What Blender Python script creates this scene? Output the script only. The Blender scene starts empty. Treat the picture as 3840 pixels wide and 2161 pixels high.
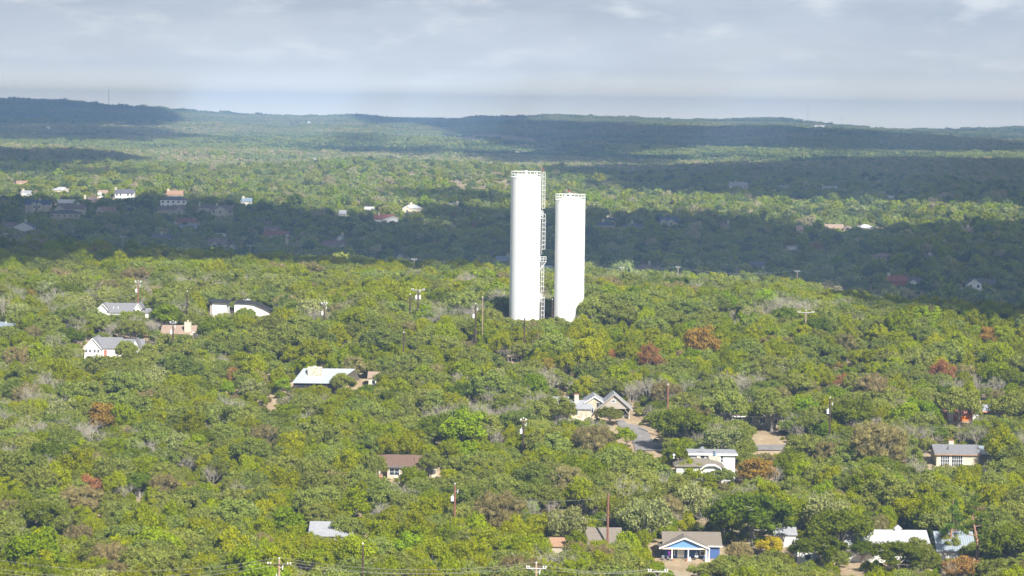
import bpy, math, random
import numpy as np
from mathutils import Matrix, Vector

# ------------------------------------------------------------------ camera, sky, sun, exposure
W, HT, F = 3840.0, 2161.0, 10900.0          # layout is worked out in photograph pixels
CAMZ = 100.0
PITCH = math.atan(650.0 / F)
ROLL = math.radians(0.72)
sc = bpy.context.scene
col = sc.collection
fw = Vector((0, math.cos(PITCH), -math.sin(PITCH)))
r0 = Vector((1, 0, 0)); u0 = r0.cross(fw)
rt = r0 * math.cos(ROLL) + u0 * math.sin(ROLL)
up = u0 * math.cos(ROLL) - r0 * math.sin(ROLL)
cam_d = bpy.data.cameras.new("camera"); cam = bpy.data.objects.new("camera", cam_d); col.objects.link(cam)
cam_d.sensor_width = 36.0; cam_d.lens = 36.0 * F / W; cam_d.clip_start = 1.0; cam_d.clip_end = 60000.0
m = Matrix.Identity(4)
for i in range(3):
    m[i][0] = rt[i]; m[i][1] = up[i]; m[i][2] = -fw[i]
m[2][3] = CAMZ
cam.matrix_world = m
sc.camera = cam

sun_h = Vector((0.43, -0.90)).normalized(); SUN_EL = math.radians(39)
SUN = Vector((sun_h.x * math.cos(SUN_EL), sun_h.y * math.cos(SUN_EL), math.sin(SUN_EL)))
sd = bpy.data.lights.new("sun", 'SUN'); sd.energy = 5.0; sd.angle = math.radians(0.5); sd.color = (1.0, 0.95, 0.87)
so = bpy.data.objects.new("sun", sd); col.objects.link(so)
so.rotation_mode = 'QUATERNION'; so.rotation_quaternion = SUN.to_track_quat('Z', 'Y')

world = bpy.data.worlds.new("World"); sc.world = world; world.use_nodes = True
nt = world.node_tree; nt.nodes.clear()
def N(t, typ, **kw):
    n = t.nodes.new(typ)
    for k, v in kw.items(): setattr(n, k, v)
    return n
def math_n(t, op, a, b=None, c=None, clamp=False):
    n = N(t, 'ShaderNodeMath', operation=op, use_clamp=clamp)
    for i, s in enumerate((a, b, c)):
        if s is None: continue
        if isinstance(s, (int, float)): n.inputs[i].default_value = s
        else: t.links.new(s, n.inputs[i])
    return n.outputs[0]
def mixc(t, f, a, b, blend='MIX'):
    n = N(t, 'ShaderNodeMix', data_type='RGBA', blend_type=blend)
    for s, v in ((n.inputs[0], f), (n.inputs[6], a), (n.inputs[7], b)):
        if isinstance(v, (int, float)): s.default_value = v
        elif isinstance(v, (tuple, list)): s.default_value = (*v[:3], 1)
        else: t.links.new(v, s)
    return n.outputs[2]
def ramp(t, f, pts):
    n = N(t, 'ShaderNodeMapRange'); n.interpolation_type = 'SMOOTHSTEP'
    t.links.new(f, n.inputs[0]); n.inputs[1].default_value = pts[0]; n.inputs[2].default_value = pts[1]
    n.inputs[3].default_value = 0; n.inputs[4].default_value = 1
    return n.outputs[0]
def noise(t, vec, scale, detail=4, rough=0.55):
    n = N(t, 'ShaderNodeTexNoise'); n.inputs['Scale'].default_value = scale
    n.inputs['Detail'].default_value = detail; n.inputs['Roughness'].default_value = rough
    if vec is not None: t.links.new(vec, n.inputs['Vector'])
    return n.outputs[0]
sky = N(nt, 'ShaderNodeTexSky', sky_type='NISHITA'); sky.sun_disc = False
sky.sun_elevation = SUN_EL
sky.sun_rotation = math.atan2(SUN.x, SUN.y)
sky.air_density = 1.3; sky.dust_density = 1.5; sky.altitude = 300
tc = N(nt, 'ShaderNodeTexCoord'); sep = N(nt, 'ShaderNodeSeparateXYZ'); nt.links.new(tc.outputs['Generated'], sep.inputs[0])
# the cloud deck: noise on the direction, stretched towards the horizon as a flat deck is
az = math_n(nt, 'ARCTAN2', sep.outputs[0], sep.outputs[1])
el = math_n(nt, 'MAXIMUM', sep.outputs[2], 0.0)
elc = math_n(nt, 'POWER', math_n(nt, 'ADD', el, 0.004), 0.62)
cmb = N(nt, 'ShaderNodeCombineXYZ')
nt.links.new(math_n(nt, 'MULTIPLY', az, 17.0), cmb.inputs[0]); nt.links.new(math_n(nt, 'MULTIPLY', elc, 30.0), cmb.inputs[1])
c1 = ramp(nt, noise(nt, cmb.outputs[0], 1.0, 7, 0.56), (0.36, 0.66))
cmb2 = N(nt, 'ShaderNodeCombineXYZ')
nt.links.new(math_n(nt, 'MULTIPLY', az, 30.0), cmb2.inputs[0]); nt.links.new(math_n(nt, 'MULTIPLY', elc, 46.0), cmb2.inputs[1]); cmb2.inputs[2].default_value = 5.0
c2 = ramp(nt, noise(nt, cmb2.outputs[0], 1.0, 6, 0.55), (0.5, 0.72))
CL_LO = (2.85, 3.2, 3.85); CL_MID = (3.5, 3.85, 4.4); CL_HI = (4.7, 4.9, 5.2)
cc = mixc(nt, c1, CL_LO, CL_MID); cc = mixc(nt, c2, cc, CL_HI)
horz = math_n(nt, 'SUBTRACT', 1.0, math_n(nt, 'MULTIPLY', el, 28.0), clamp=True)
cc = mixc(nt, math_n(nt, 'MULTIPLY', horz, 0.85), cc, (7.1, 7.15, 7.0))
glow = math_n(nt, 'POWER', math_n(nt, 'SUBTRACT', 1.0, math_n(nt, 'MULTIPLY', el, 62.0), clamp=True), 1.3)
cc = mixc(nt, glow, cc, (14.5, 13.4, 11.0))
cover = math_n(nt, 'SUBTRACT', 0.93, math_n(nt, 'MULTIPLY', ramp(nt, el, (0.042, 0.12)), 0.90))
high = mixc(nt, ramp(nt, el, (0.05, 0.3)), sky.outputs[0], mixc(nt, 1.0, sky.outputs[0], (0.26, 0.30, 0.36), 'MULTIPLY'))      # upper sky tinted darker, added to lower the ambient light in shade
skc = mixc(nt, cover, high, cc)
bg = N(nt, 'ShaderNodeBackground'); bg.inputs['Strength'].default_value = 0.1
nt.links.new(skc, bg.inputs['Color']); wo = N(nt, 'ShaderNodeOutputWorld'); nt.links.new(bg.outputs[0], wo.inputs[0])

sc.view_settings.view_transform = 'Standard'; sc.view_settings.look = 'None'
sc.view_settings.exposure = 0.8; sc.view_settings.gamma = 1.0
cy = sc.cycles
cy.use_denoising = True; cy.max_bounces = 4; cy.diffuse_bounces = 2; cy.glossy_bounces = 2
cy.transmission_bounces = 2; cy.transparent_max_bounces = 8; cy.volume_bounces = 0
cy.use_adaptive_sampling = True; cy.adaptive_threshold = 0.02

# ------------------------------------------------------------------ projection helpers
RT, UP, FW = np.array(rt), np.array(up), np.array(fw)
def project(x, y, z):
    p = np.stack([x, y, np.asarray(z, float) - CAMZ], -1)
    d = p @ FW
    return W / 2 + F * (p @ RT) / d, HT / 2 - F * (p @ UP) / d, d
def ray(px, py):
    v = FW * F + RT * (px - W / 2) + UP * (HT / 2 - py)
    return v / v[1]                       # per metre of forward (y) distance

# ------------------------------------------------------------------ the lie of the land
def vnoise(x, y, seed, L):
    x = np.asarray(x, float) / L; y = np.asarray(y, float) / L
    xi = np.floor(x).astype(np.int64); yi = np.floor(y).astype(np.int64)
    fx = x - xi; fy = y - yi; fx = fx * fx * (3 - 2 * fx); fy = fy * fy * (3 - 2 * fy)
    def h(a, b):
        n = (a * 374761393 + b * 668265263 + seed * 982451653) & 0xffffffff
        n = ((n ^ (n >> 13)) * 1274126177) & 0xffffffff
        return ((n ^ (n >> 16)) & 0xffff) / 65535.0
    return (h(xi, yi) * (1 - fx) + h(xi + 1, yi) * fx) * (1 - fy) + (h(xi, yi + 1) * (1 - fx) + h(xi + 1, yi + 1) * fx) * fy
US = np.array([-1, 0, 480, 960, 1440, 1920, 2400, 2880, 3360, 3840, 3841]); US[0] = -600; US[-1] = 4440
def row(*v):
    return [v[0]] + list(v) + [v[-1]] if len(v) > 1 else [v[0]] * 11
TD = [  # distance, rows of the ground below the horizon across the picture
 (1, row(120000)), (60, row(6200)), (200, row(3270)), (400, row(2290)), (520, row(1760)), (545, row(1695)), (580, row(1540)),
 (630, row(1340)), (680, row(1190)), (730, row(1020)), (780, row(850)), (830, row(770)), (900, row(705, 700, 700, 700, 705, 710, 722, 765, 800)),
 (1050, row(545, 575, 595, 612, 630, 645, 668, 752, 792)), (1130, row(565, 590, 610, 630, 645, 660, 684, 765, 805)),
 (1300, row(700, 710, 720, 740, 760, 760, 760, 790, 830)), (1500, row(560, 575, 600, 610, 610, 610, 610, 615, 640)),
 (1700, row(470, 475, 480, 490, 490, 490, 490, 490, 500)), (2180, row(322)), (2600, row(262, 262, 258, 238, 246, 262, 262, 262, 262)), (3000, row(215, 215, 212, 186, 200, 220, 225, 235, 240)),
 (3400, row(150, 162, 190, 196, 198, 190, 162, 140, 148)), (3900, row(176, 178, 168, 160, 172, 178, 182, 178, 180)),
 (4500, row(108, 112, 120, 108, 112, 122, 124, 126, 128)), (5200, row(98, 92, 80, 98, 96, 84, 92, 100, 106)),
 (6000, row(52, 52, 62, 56, 40, 32, 33, 60, 98)), (7000, row(50, 48, 55, 50, 45, 45, 48, 64, 85)),
 (8000, row(8, 14, 28, 30, 30, 30, 30, 52, 60)), (9000, row(-14, 0, 19, 21, 20, 17, 19, 44, 36)),
 (10500, row(50)), (14500, row(40)), (20000, row(30))]
TDD = np.array([a for a, b in TD], float)
TDROP = np.array([[v * a / F for v in b] for a, b in TD])
SKYX = np.array([0, 300, 420, 560, 620, 750, 1000, 1150, 1200, 1320, 1400, 1600, 1740, 1780, 2100, 2500, 2850, 3050, 3200, 3370, 3430, 3520, 3620, 3840])
SKYY = np.array([385, 390, 405, 408, 420, 423, 432, 435, 443, 435, 436, 448, 450, 443, 441, 450, 453, 468, 480, 492, 487, 493, 484, 482])
def H(x, y):
    x = np.asarray(x, float); y = np.asarray(y, float)
    yy = np.maximum(y, 1.0)
    pu = np.clip(W / 2 + F * x / yy, -600, 4440)
    pu = np.where(y < 60, W / 2, pu)
    fi = np.interp(yy, TDD, np.arange(len(TDD))); i0 = np.clip(np.floor(fi).astype(int), 0, len(TDD) - 2); fr = fi - i0
    fr = np.where((i0 > 11), fr * fr * (3 - 2 * fr) * 0.6 + fr * 0.4, fr)
    ui = np.interp(pu, US, np.arange(len(US))); j0 = np.clip(np.floor(ui).astype(int), 0, len(US) - 2); fu = ui - j0
    fu = fu * fu * (3 - 2 * fu) * 0.5 + fu * 0.5
    def col_(i):
        return TDROP[i, j0] * (1 - fu) + TDROP[i, j0 + 1] * fu
    drop = col_(i0) * (1 - fr) + col_(i0 + 1) * fr
    # the crest line of the farthest ridge
    k = np.exp(-((yy - 9000) / 500.0) ** 2)
    sky_d = (np.interp(pu, SKYX, SKYY) - 406 - 0.0125 * pu + 8) * 9000 / F + (vnoise(x, y * 0, 91, 270) - .5) * 17 + (vnoise(x, y * 0, 92, 95) - .5) * 8
    drop = drop * (1 - k) + sky_d * k
    a = np.interp(yy, [0, 560, 900, 1150, 1500, 2500, 3200, 6000, 8000, 8700], [0.0, 0.8, 1.5, 2.5, 4.5, 8, 16, 17, 8, 0])
    n = (vnoise(x / 2.2, y, 3, 470) - .5) * 1.2 + (vnoise(x, y, 7, 170) - .5) * 0.6 + (vnoise(x, y, 9, 60) - .5) * .15
    return CAMZ - drop + a * n
def place(px, py, h=0.0, d0=350.0, d1=12000.0):
    """first point along the pixel's line of sight whose height over the ground is h"""
    r = ray(px, py)
    ds = d0 * (d1 / d0) ** np.linspace(0, 1, 6000)
    g = CAMZ + r[2] * ds - H(r[0] * ds, ds) - h
    k = np.nonzero(g <= 0)[0]
    k = k[0] if len(k) else len(ds) - 1
    d = ds[k]
    if k > 0 and g[k] <= 0:
        t = g[k - 1] / (g[k - 1] - g[k] + 1e-9); d = ds[k - 1] + t * (ds[k] - ds[k - 1])
    return float(r[0] * d), float(d), float(H(r[0] * d, d))

# ------------------------------------------------------------------ materials
def mat(name, color, rough=0.7, metal=0.0, nscale=None, namp=0.12, spec=0.3, wave=None, island=0.0):
    mt = bpy.data.materials.new(name); mt.use_nodes = True; t = mt.node_tree
    b = t.nodes['Principled BSDF']; b.inputs['Roughness'].default_value = rough; b.inputs['Metallic'].default_value = metal
    b.inputs['Specular IOR Level'].default_value = spec
    c = tuple(color)
    if nscale or wave:
        tc = N(t, 'ShaderNodeTexCoord'); v = tc.outputs['Object']
        out = c
        if nscale:
            f = ramp(t, noise(t, v, nscale, 6, 0.65), (0.25, 0.75))
            out = mixc(t, f, tuple(x * (1 - namp) for x in c), tuple(min(1, x * (1 + namp)) for x in c))
        if wave:
            w = N(t, 'ShaderNodeTexWave', wave_type='BANDS', bands_direction=wave[0]); w.inputs['Scale'].default_value = wave[1]
            w.inputs['Distortion'].default_value = 0.0
            t.links.new(v, w.inputs['Vector'])
            f2 = ramp(t, w.outputs[0], (0.0, 0.25))
            out = mixc(t, f2, tuple(x * wave[2] for x in c), out)
        t.links.new(out, b.inputs['Base Color'])
    else:
        b.inputs['Base Color'].default_value = (*c, 1)
    return mt
def stone_mat(name, color, mortar, scale=3.0):
    mt = bpy.data.materials.new(name); mt.use_nodes = True; t = mt.node_tree; b = t.nodes['Principled BSDF']
    tc = N(t, 'ShaderNodeTexCoord'); v = N(t, 'ShaderNodeTexVoronoi'); v.inputs['Scale'].default_value = scale
    t.links.new(tc.outputs['Object'], v.inputs['Vector'])
    h = N(t, 'ShaderNodeHueSaturation'); h.inputs['Color'].default_value = (*color, 1)
    s = N(t, 'ShaderNodeSeparateColor'); t.links.new(v.outputs['Color'], s.inputs[0])
    t.links.new(math_n(t, 'ADD', math_n(t, 'MULTIPLY', s.outputs[0], 0.7), 0.6), h.inputs['Value'])
    v2 = N(t, 'ShaderNodeTexVoronoi', feature='DISTANCE_TO_EDGE'); v2.inputs['Scale'].default_value = scale
    t.links.new(tc.outputs['Object'], v2.inputs['Vector'])
    t.links.new(mixc(t, ramp(t, v2.outputs[0], (0.0, 0.08)), mortar, h.outputs[0]), b.inputs['Base Color'])
    b.inputs['Roughness'].default_value = 0.9
    return mt
def leaf_mat(name, c1, c2, isl=0.24, tree=0.17, trans=0.35):
    """diffuse + translucent leaves; colour differs from leaf to leaf, from tree to tree and slowly over the land"""
    mt = bpy.data.materials.new(name); mt.use_nodes = True; t = mt.node_tree; t.nodes.clear()
    oi = N(t, 'ShaderNodeObjectInfo'); ge = N(t, 'ShaderNodeNewGeometry'); tc = N(t, 'ShaderNodeTexCoord')
    land = ramp(t, noise(t, oi.outputs['Location'], 0.012, 3, 0.5), (0.35, 0.65))
    f = math_n(t, 'ADD', math_n(t, 'MULTIPLY', oi.outputs['Random'], 0.7), math_n(t, 'MULTIPLY', land, 0.3), clamp=True)
    c = mixc(t, f, c1, c2)
    hs = N(t, 'ShaderNodeHueSaturation'); t.links.new(c, hs.inputs['Color'])
    lump = noise(t, tc.outputs['Object'], 0.55, 2, 0.5)
    rnd = math_n(t, 'MULTIPLY', math_n(t, 'SUBTRACT', ge.outputs['Random Per Island'], 0.5), 2 * isl)
    rt_ = math_n(t, 'MULTIPLY', math_n(t, 'SUBTRACT', math_n(t, 'FRACT', math_n(t, 'MULTIPLY', oi.outputs['Random'], 7.31)), 0.5), 2 * tree)
    v = math_n(t, 'ADD', math_n(t, 'ADD', rnd, rt_), math_n(t, 'ADD', math_n(t, 'MULTIPLY', math_n(t, 'SUBTRACT', lump, 0.5), 0.5), 1.0))
    t.links.new(v, hs.inputs['Value'])
    t.links.new(math_n(t, 'ADD', 0.975, math_n(t, 'MULTIPLY', lump, 0.05)), hs.inputs['Saturation'])
    t.links.new(math_n(t, 'ADD', 0.485, math_n(t, 'MULTIPLY', math_n(t, 'FRACT', math_n(t, 'MULTIPLY', oi.outputs['Random'], 13.7)), 0.03)), hs.inputs['Hue'])
    d = N(t, 'ShaderNodeBsdfDiffuse'); tr = N(t, 'ShaderNodeBsdfTranslucent'); mx = N(t, 'ShaderNodeMixShader'); mx.inputs[0].default_value = trans
    t.links.new(hs.outputs[0], d.inputs[0]); t.links.new(hs.outputs[0], tr.inputs[0])
    t.links.new(d.outputs[0], mx.inputs[1]); t.links.new(tr.outputs[0], mx.inputs[2])
    o = N(t, 'ShaderNodeOutputMaterial'); t.links.new(mx.outputs[0], o.inputs[0])
    return mt
L = {
 'oak': leaf_mat('oak_leaves', (0.205, 0.238, 0.036), (0.285, 0.320, 0.062)),
 'juniper': leaf_mat('juniper_leaves', (0.230, 0.265, 0.003), (0.325, 0.360, 0.005)),
 'leafy': leaf_mat('bright_leaves', (0.215, 0.285, 0.006), (0.280, 0.360, 0.010)),
 'pale': leaf_mat('pale_leaves', (0.300, 0.325, 0.100), (0.370, 0.395, 0.140)),
 'rust': leaf_mat('rust_leaves', (0.390, 0.220, 0.070), (0.430, 0.205, 0.085)),
 'orange': leaf_mat('orange_leaves', (0.350, 0.260, 0.040), (0.400, 0.240, 0.045)),
 'yellow': leaf_mat('yellow_leaves', (0.540, 0.480, 0.012), (0.590, 0.530, 0.018)),
 'brown': leaf_mat('brown_twigs', (0.270, 0.235, 0.080), (0.320, 0.265, 0.110)),
 'dark': leaf_mat('dark_leaves', (0.135, 0.175, 0.010), (0.165, 0.205, 0.014)),
 'pine': leaf_mat('pine_needles', (0.145, 0.220, 0.026), (0.165, 0.240, 0.032)),
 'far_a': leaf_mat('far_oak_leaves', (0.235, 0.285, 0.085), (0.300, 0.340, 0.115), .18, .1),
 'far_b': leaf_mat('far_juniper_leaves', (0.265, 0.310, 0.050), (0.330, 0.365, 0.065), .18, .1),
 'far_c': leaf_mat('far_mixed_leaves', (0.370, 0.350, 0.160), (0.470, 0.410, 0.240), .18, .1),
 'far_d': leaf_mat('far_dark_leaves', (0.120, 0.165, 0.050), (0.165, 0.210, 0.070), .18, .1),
}
M = {}
M['bark'] = mat('grey_bark', (0.30, 0.27, 0.23), 0.95, nscale=1.2, namp=0.35)
M['palebark'] = mat('pale_bare_wood', (0.40, 0.36, 0.29), 0.95, nscale=1.0, namp=0.25)
M['redbark'] = mat('reddish_bark', (0.34, 0.20, 0.13), 0.95, nscale=1.5, namp=0.3)
M['white_steel'] = mat('white_painted_steel', (0.87, 0.87, 0.87), 0.5, nscale=0.15, namp=0.02, spec=0.4)
M['white_rail'] = mat('white_rail_paint', (0.84, 0.84, 0.84), 0.5)
M['white'] = mat('white_paint', (0.80, 0.80, 0.78), 0.6, nscale=0.8, namp=0.05)
M['siding'] = mat('white_siding', (0.74, 0.74, 0.72), 0.65, wave=('Z', 2.6, 0.75))
M['cream'] = mat('cream_wall', (0.58, 0.53, 0.41), 0.8, nscale=0.7, namp=0.08)
M['beige'] = mat('beige_wall', (0.48, 0.42, 0.31), 0.85, nscale=0.9, namp=0.1)
M['taupe'] = mat('taupe_siding', (0.42, 0.37, 0.31), 0.8, wave=('X', 2.6, 0.85))
M['greysiding'] = mat('grey_siding', (0.60, 0.59, 0.57), 0.7, wave=('Z', 2.6, 0.8))
M['pinkstone'] = mat('tan_brick', (0.52, 0.40, 0.32), 0.85, nscale=2, namp=0.15)
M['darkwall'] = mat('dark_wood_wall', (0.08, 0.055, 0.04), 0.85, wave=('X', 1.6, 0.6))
M['blue'] = mat('blue_siding', (0.16, 0.33, 0.66), 0.65, wave=('Z', 1.4, 0.7))
M['navy'] = mat('deep_blue_wall', (0.07, 0.13, 0.32), 0.7, wave=('Z', 2.4, 0.8))
M['orange'] = mat('orange_paint', (0.62, 0.19, 0.03), 0.6, nscale=1, namp=0.1)
M['limestone'] = stone_mat('limestone', (0.62, 0.54, 0.40), (0.45, 0.40, 0.33), 2.6)
M['shingle'] = mat('taupe_shingles', (0.22, 0.19, 0.155), 0.95, nscale=3.0, namp=0.16, wave=('Z', 2.4, 0.86))
M['brownroof'] = mat('brown_shingles', (0.19, 0.125, 0.09), 0.95, nscale=3.0, namp=0.15, wave=('Z', 2.4, 0.86))
M['greyroof'] = mat('grey_shingles', (0.215, 0.215, 0.23), 0.95, nscale=2.0, namp=0.14, wave=('Z', 2.4, 0.88))
M['paleroof'] = mat('pale_grey_roof', (0.33, 0.34, 0.365), 0.7, nscale=1.0, namp=0.12)
M['darkroof'] = mat('charcoal_shingles', (0.13, 0.125, 0.15), 0.95, nscale=2.0, namp=0.15)
M['blackroof'] = mat('black_roof_edge', (0.035, 0.035, 0.04), 0.8, nscale=2.0, namp=0.15)
M['redroof'] = mat('red_brown_shingles', (0.27, 0.11, 0.085), 0.95, nscale=2.0, namp=0.15)
M['mauveroof'] = mat('mauve_shingles', (0.22, 0.165, 0.155), 0.95, nscale=2.0, namp=0.15)
M['tanroof'] = mat('tan_shingles', (0.34, 0.25, 0.19), 0.95, nscale=2.0, namp=0.12)
M['orangeroof'] = mat('orange_tan_roof', (0.36, 0.22, 0.14), 0.95, nscale=2.0, namp=0.15)
M['navyroof'] = mat('slate_blue_roof', (0.07, 0.09, 0.16), 0.9, nscale=2.0, namp=0.15)
M['metalroof'] = mat('standing_seam_metal', (0.38, 0.44, 0.50), 0.45, metal=0.25, nscale=0.5, namp=0.06, wave=('X', 0.7, 0.55))
M['whiteroof'] = mat('white_metal_roof', (0.58, 0.59, 0.62), 0.45, metal=0.1, nscale=0.5, namp=0.05, wave=('X', 0.8, 0.8))
M['glass'] = mat('dark_window_glass', (0.035, 0.045, 0.055), 0.08, spec=0.6)
M['redbrick'] = mat('red_brick', (0.34, 0.12, 0.08), 0.9, nscale=3, namp=0.2)
M['reddeck'] = mat('red_stained_wood', (0.36, 0.13, 0.09), 0.8, nscale=2, namp=0.15)
M['reddoor'] = mat('red_door_paint', (0.50, 0.06, 0.05), 0.5)
M['galv'] = mat('galvanised_metal', (0.62, 0.64, 0.66), 0.45, metal=0.4, nscale=1.0, namp=0.1)
M['bluegrey'] = mat('blue_grey_metal', (0.20, 0.27, 0.33), 0.6)
M['polewood'] = mat('creosoted_pole_wood', (0.075, 0.045, 0.035), 0.95, nscale=2.0, namp=0.3)
M['redpole'] = mat('reddish_pole_wood', (0.24, 0.11, 0.075), 0.95, nscale=2.0, namp=0.25)
M['tanpole'] = mat('weathered_pole_wood', (0.38, 0.28, 0.19), 0.95, nscale=2.0, namp=0.25)
M['wire'] = mat('aluminium_wire', (0.34, 0.34, 0.33), 0.6)
M['porcelain'] = mat('pale_insulator', (0.80, 0.81, 0.82), 0.4)
M['asphalt'] = mat('worn_asphalt', (0.24, 0.225, 0.215), 0.95, nscale=0.4, namp=0.2)
M['concrete'] = mat('pale_concrete', (0.74, 0.67, 0.55), 0.9, nscale=1.0, namp=0.12)
M['purple'] = mat('purple_cloth', (0.20, 0.03, 0.28), 0.9)
M['greycloth'] = mat('grey_chair_mesh', (0.16, 0.16, 0.18), 0.7)
M['green'] = mat('plant_green', (0.08, 0.2, 0.05), 0.9)
M['terracotta'] = mat('terracotta', (0.45, 0.22, 0.14), 0.9)
M['redlamp'] = mat('red_beacon_glass', (0.45, 0.03, 0.02), 0.3)

# ------------------------------------------------------------------ mesh helpers
class MB:
    def __init__(s): s.v = []; s.f = []; s.mi = []
    def add(s, vs, fs, mi=0):
        o = len(s.v); s.v += [tuple(map(float, p)) for p in vs]; s.f += [tuple(i + o for i in f) for f in fs]; s.mi += [mi] * len(fs)
    def box(s, x0, x1, y0, y1, z0, z1, mi=0):
        v = [(x0, y0, z0), (x1, y0, z0), (x1, y1, z0), (x0, y1, z0), (x0, y0, z1), (x1, y0, z1), (x1, y1, z1), (x0, y1, z1)]
        s.add(v, [(0, 3, 2, 1), (4, 5, 6, 7), (0, 1, 5, 4), (1, 2, 6, 5), (2, 3, 7, 6), (3, 0, 4, 7)], mi)
    def slab(s, quad, t):
        """a plate: quad of 4 points, thickened straight down by t"""
        b = [(p[0], p[1], p[2] - t) for p in quad]; n = len(quad)
        s.add(list(quad) + b, [tuple(range(n)), tuple(range(2 * n - 1, n - 1, -1))] + [(i, i + n, (i + 1) % n + n, (i + 1) % n) for i in range(n)])
    def tube(s, pts, rad, n=6, cap=True):
        pts = [Vector(p) for p in pts]
        if not hasattr(rad, '__len__'): rad = [rad] * len(pts)
        o = len(s.v); up_ = Vector((0, 0, 1)); px = None
        for i, p in enumerate(pts):
            d = (pts[min(i + 1, len(pts) - 1)] - pts[max(i - 1, 0)]).normalized()
            a = d.cross(up_ if abs(d.z) < 0.95 else Vector((1, 0, 0))).normalized() if px is None else (px - d * px.dot(d)).normalized()
            px = a; b = d.cross(a)
            for k in range(n):
                q = p + (a * math.cos(2 * math.pi * k / n) + b * math.sin(2 * math.pi * k / n)) * rad[i]
                s.v.append(tuple(q))
        for i in range(len(pts) - 1):
            for k in range(n):
                s.f.append((o + i * n + k, o + i * n + (k + 1) % n, o + (i + 1) * n + (k + 1) % n, o + (i + 1) * n + k)); s.mi.append(0)
        if cap:
            s.f.append(tuple(o + k for k in range(n))[::-1]); s.f.append(tuple(o + (len(pts) - 1) * n + k for k in range(n))); s.mi += [0, 0]
    def lathe(s, prof, n=64, cx=0, cy=0):
        o = len(s.v)
        for r, z in prof:
            for k in range(n):
                a = 2 * math.pi * k / n; s.v.append((cx + r * math.cos(a), cy + r * math.sin(a), z))
        for i in range(len(prof) - 1):
            for k in range(n):
                s.f.append((o + i * n + k, o + i * n + (k + 1) % n, o + (i + 1) * n + (k + 1) % n, o + (i + 1) * n + k)); s.mi.append(0)
        s.f.append(tuple(o + k for k in range(n))[::-1]); s.f.append(tuple(o + (len(prof) - 1) * n + k for k in range(n))); s.mi += [0, 0]
    def build(s, name, m, parent=None, smooth=False, loc=None):
        me = bpy.data.meshes.new(name); me.from_pydata(s.v, [], s.f)
        for x in (m if isinstance(m, list) else [m]): me.materials.append(x)
        if isinstance(m, list): me.polygons.foreach_set('material_index', s.mi)
        if smooth: me.polygons.foreach_set('use_smooth', [True] * len(s.f))
        me.update(); o = bpy.data.objects.new(name, me); col.objects.link(o)
        if parent is not None: o.parent = parent
        if loc is not None: o.location = loc
        return o
def thing(name, label, cat, loc=(0, 0, 0), rz=0.0, group=None):
    o = bpy.data.objects.new(name, None); col.objects.link(o); o.location = loc; o.rotation_euler = (0, 0, rz)
    o.empty_display_size = 1.0
    o['label'] = label; o['category'] = cat
    if group: o['group'] = group
    return o
def tag(o, label, cat, group=None):
    o['label'] = label; o['category'] = cat
    if group: o['group'] = group
    return o
def copy_thing(root, loc, rz=0.0, scale=1.0):
    r = root.copy(); col.objects.link(r); r.location = loc; r.rotation_euler = (0, 0, rz); r.scale = (scale,) * 3 if not hasattr(scale, '__len__') else scale
    for ch in root.children:
        c = ch.copy(); col.objects.link(c); c.parent = r
        for g in ch.children:
            d = g.copy(); col.objects.link(d); d.parent = c
    return r
CLEAR = []        # rectangles of the view that stay open in front of something: x0, y0, x1, y1, distance
FOOT = []         # footprints kept free of trunks: x, y, half width, near, far
MARKS = []        # landmarks used in descriptions: px, py, phrase

# ------------------------------------------------------------------ ground sheet
def ground():
    ys = np.concatenate([np.linspace(-400, 380, 27), 390 * (9000 / 390.0) ** np.linspace(0, 1, 560), np.linspace(9100, 11500, 30)])
    cs = np.linspace(-1, 1, 301)
    hw = 420 + 0.30 * np.maximum(ys, 0)
    X = cs[None, :] * hw[:, None]; Y = np.repeat(ys[:, None], len(cs), 1); Z = H(X, Y)
    v = np.stack([X, Y, Z], -1).reshape(-1, 3); n = len(cs)
    i = np.arange(len(ys) - 1)[:, None] * n + np.arange(n - 1)[None, :]
    q = np.stack([i, i + 1, i + n + 1, i + n], -1).reshape(-1, 4)
    me = bpy.data.meshes.new('ground'); me.vertices.add(len(v)); me.vertices.foreach_set('co', v.ravel())
    me.loops.add(q.size); me.loops.foreach_set('vertex_index', q.ravel().astype(np.int32)); me.polygons.add(len(q))
    me.polygons.foreach_set('loop_start', np.arange(0, q.size, 4, dtype=np.int32)); me.update(calc_edges=True)
    me.polygons.foreach_set('use_smooth', [True] * len(q))
    mt = bpy.data.materials.new('dry_grass_and_dirt'); mt.use_nodes = True; t = mt.node_tree; b = t.nodes['Principled BSDF']
    b.inputs['Roughness'].default_value = 1.0; b.inputs['Specular IOR Level'].default_value = 0.1
    g = N(t, 'ShaderNodeNewGeometry')
    a = ramp(t, noise(t, g.outputs['Position'], 0.12, 8, 0.65), (0.35, 0.65)); c = ramp(t, noise(t, g.outputs['Position'], 0.9, 6, 0.6), (0.4, 0.7))
    cc = mixc(t, a, (0.36, 0.26, 0.17), (0.50, 0.39, 0.26)); cc = mixc(t, math_n(t, 'MULTIPLY', c, 0.7), cc, (0.24, 0.22, 0.11))
    t.links.new(cc, b.inputs['Base Color']); me.materials.append(mt)
    o = bpy.data.objects.new('ground', me); col.objects.link(o); o['kind'] = 'structure'
ground()

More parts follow.
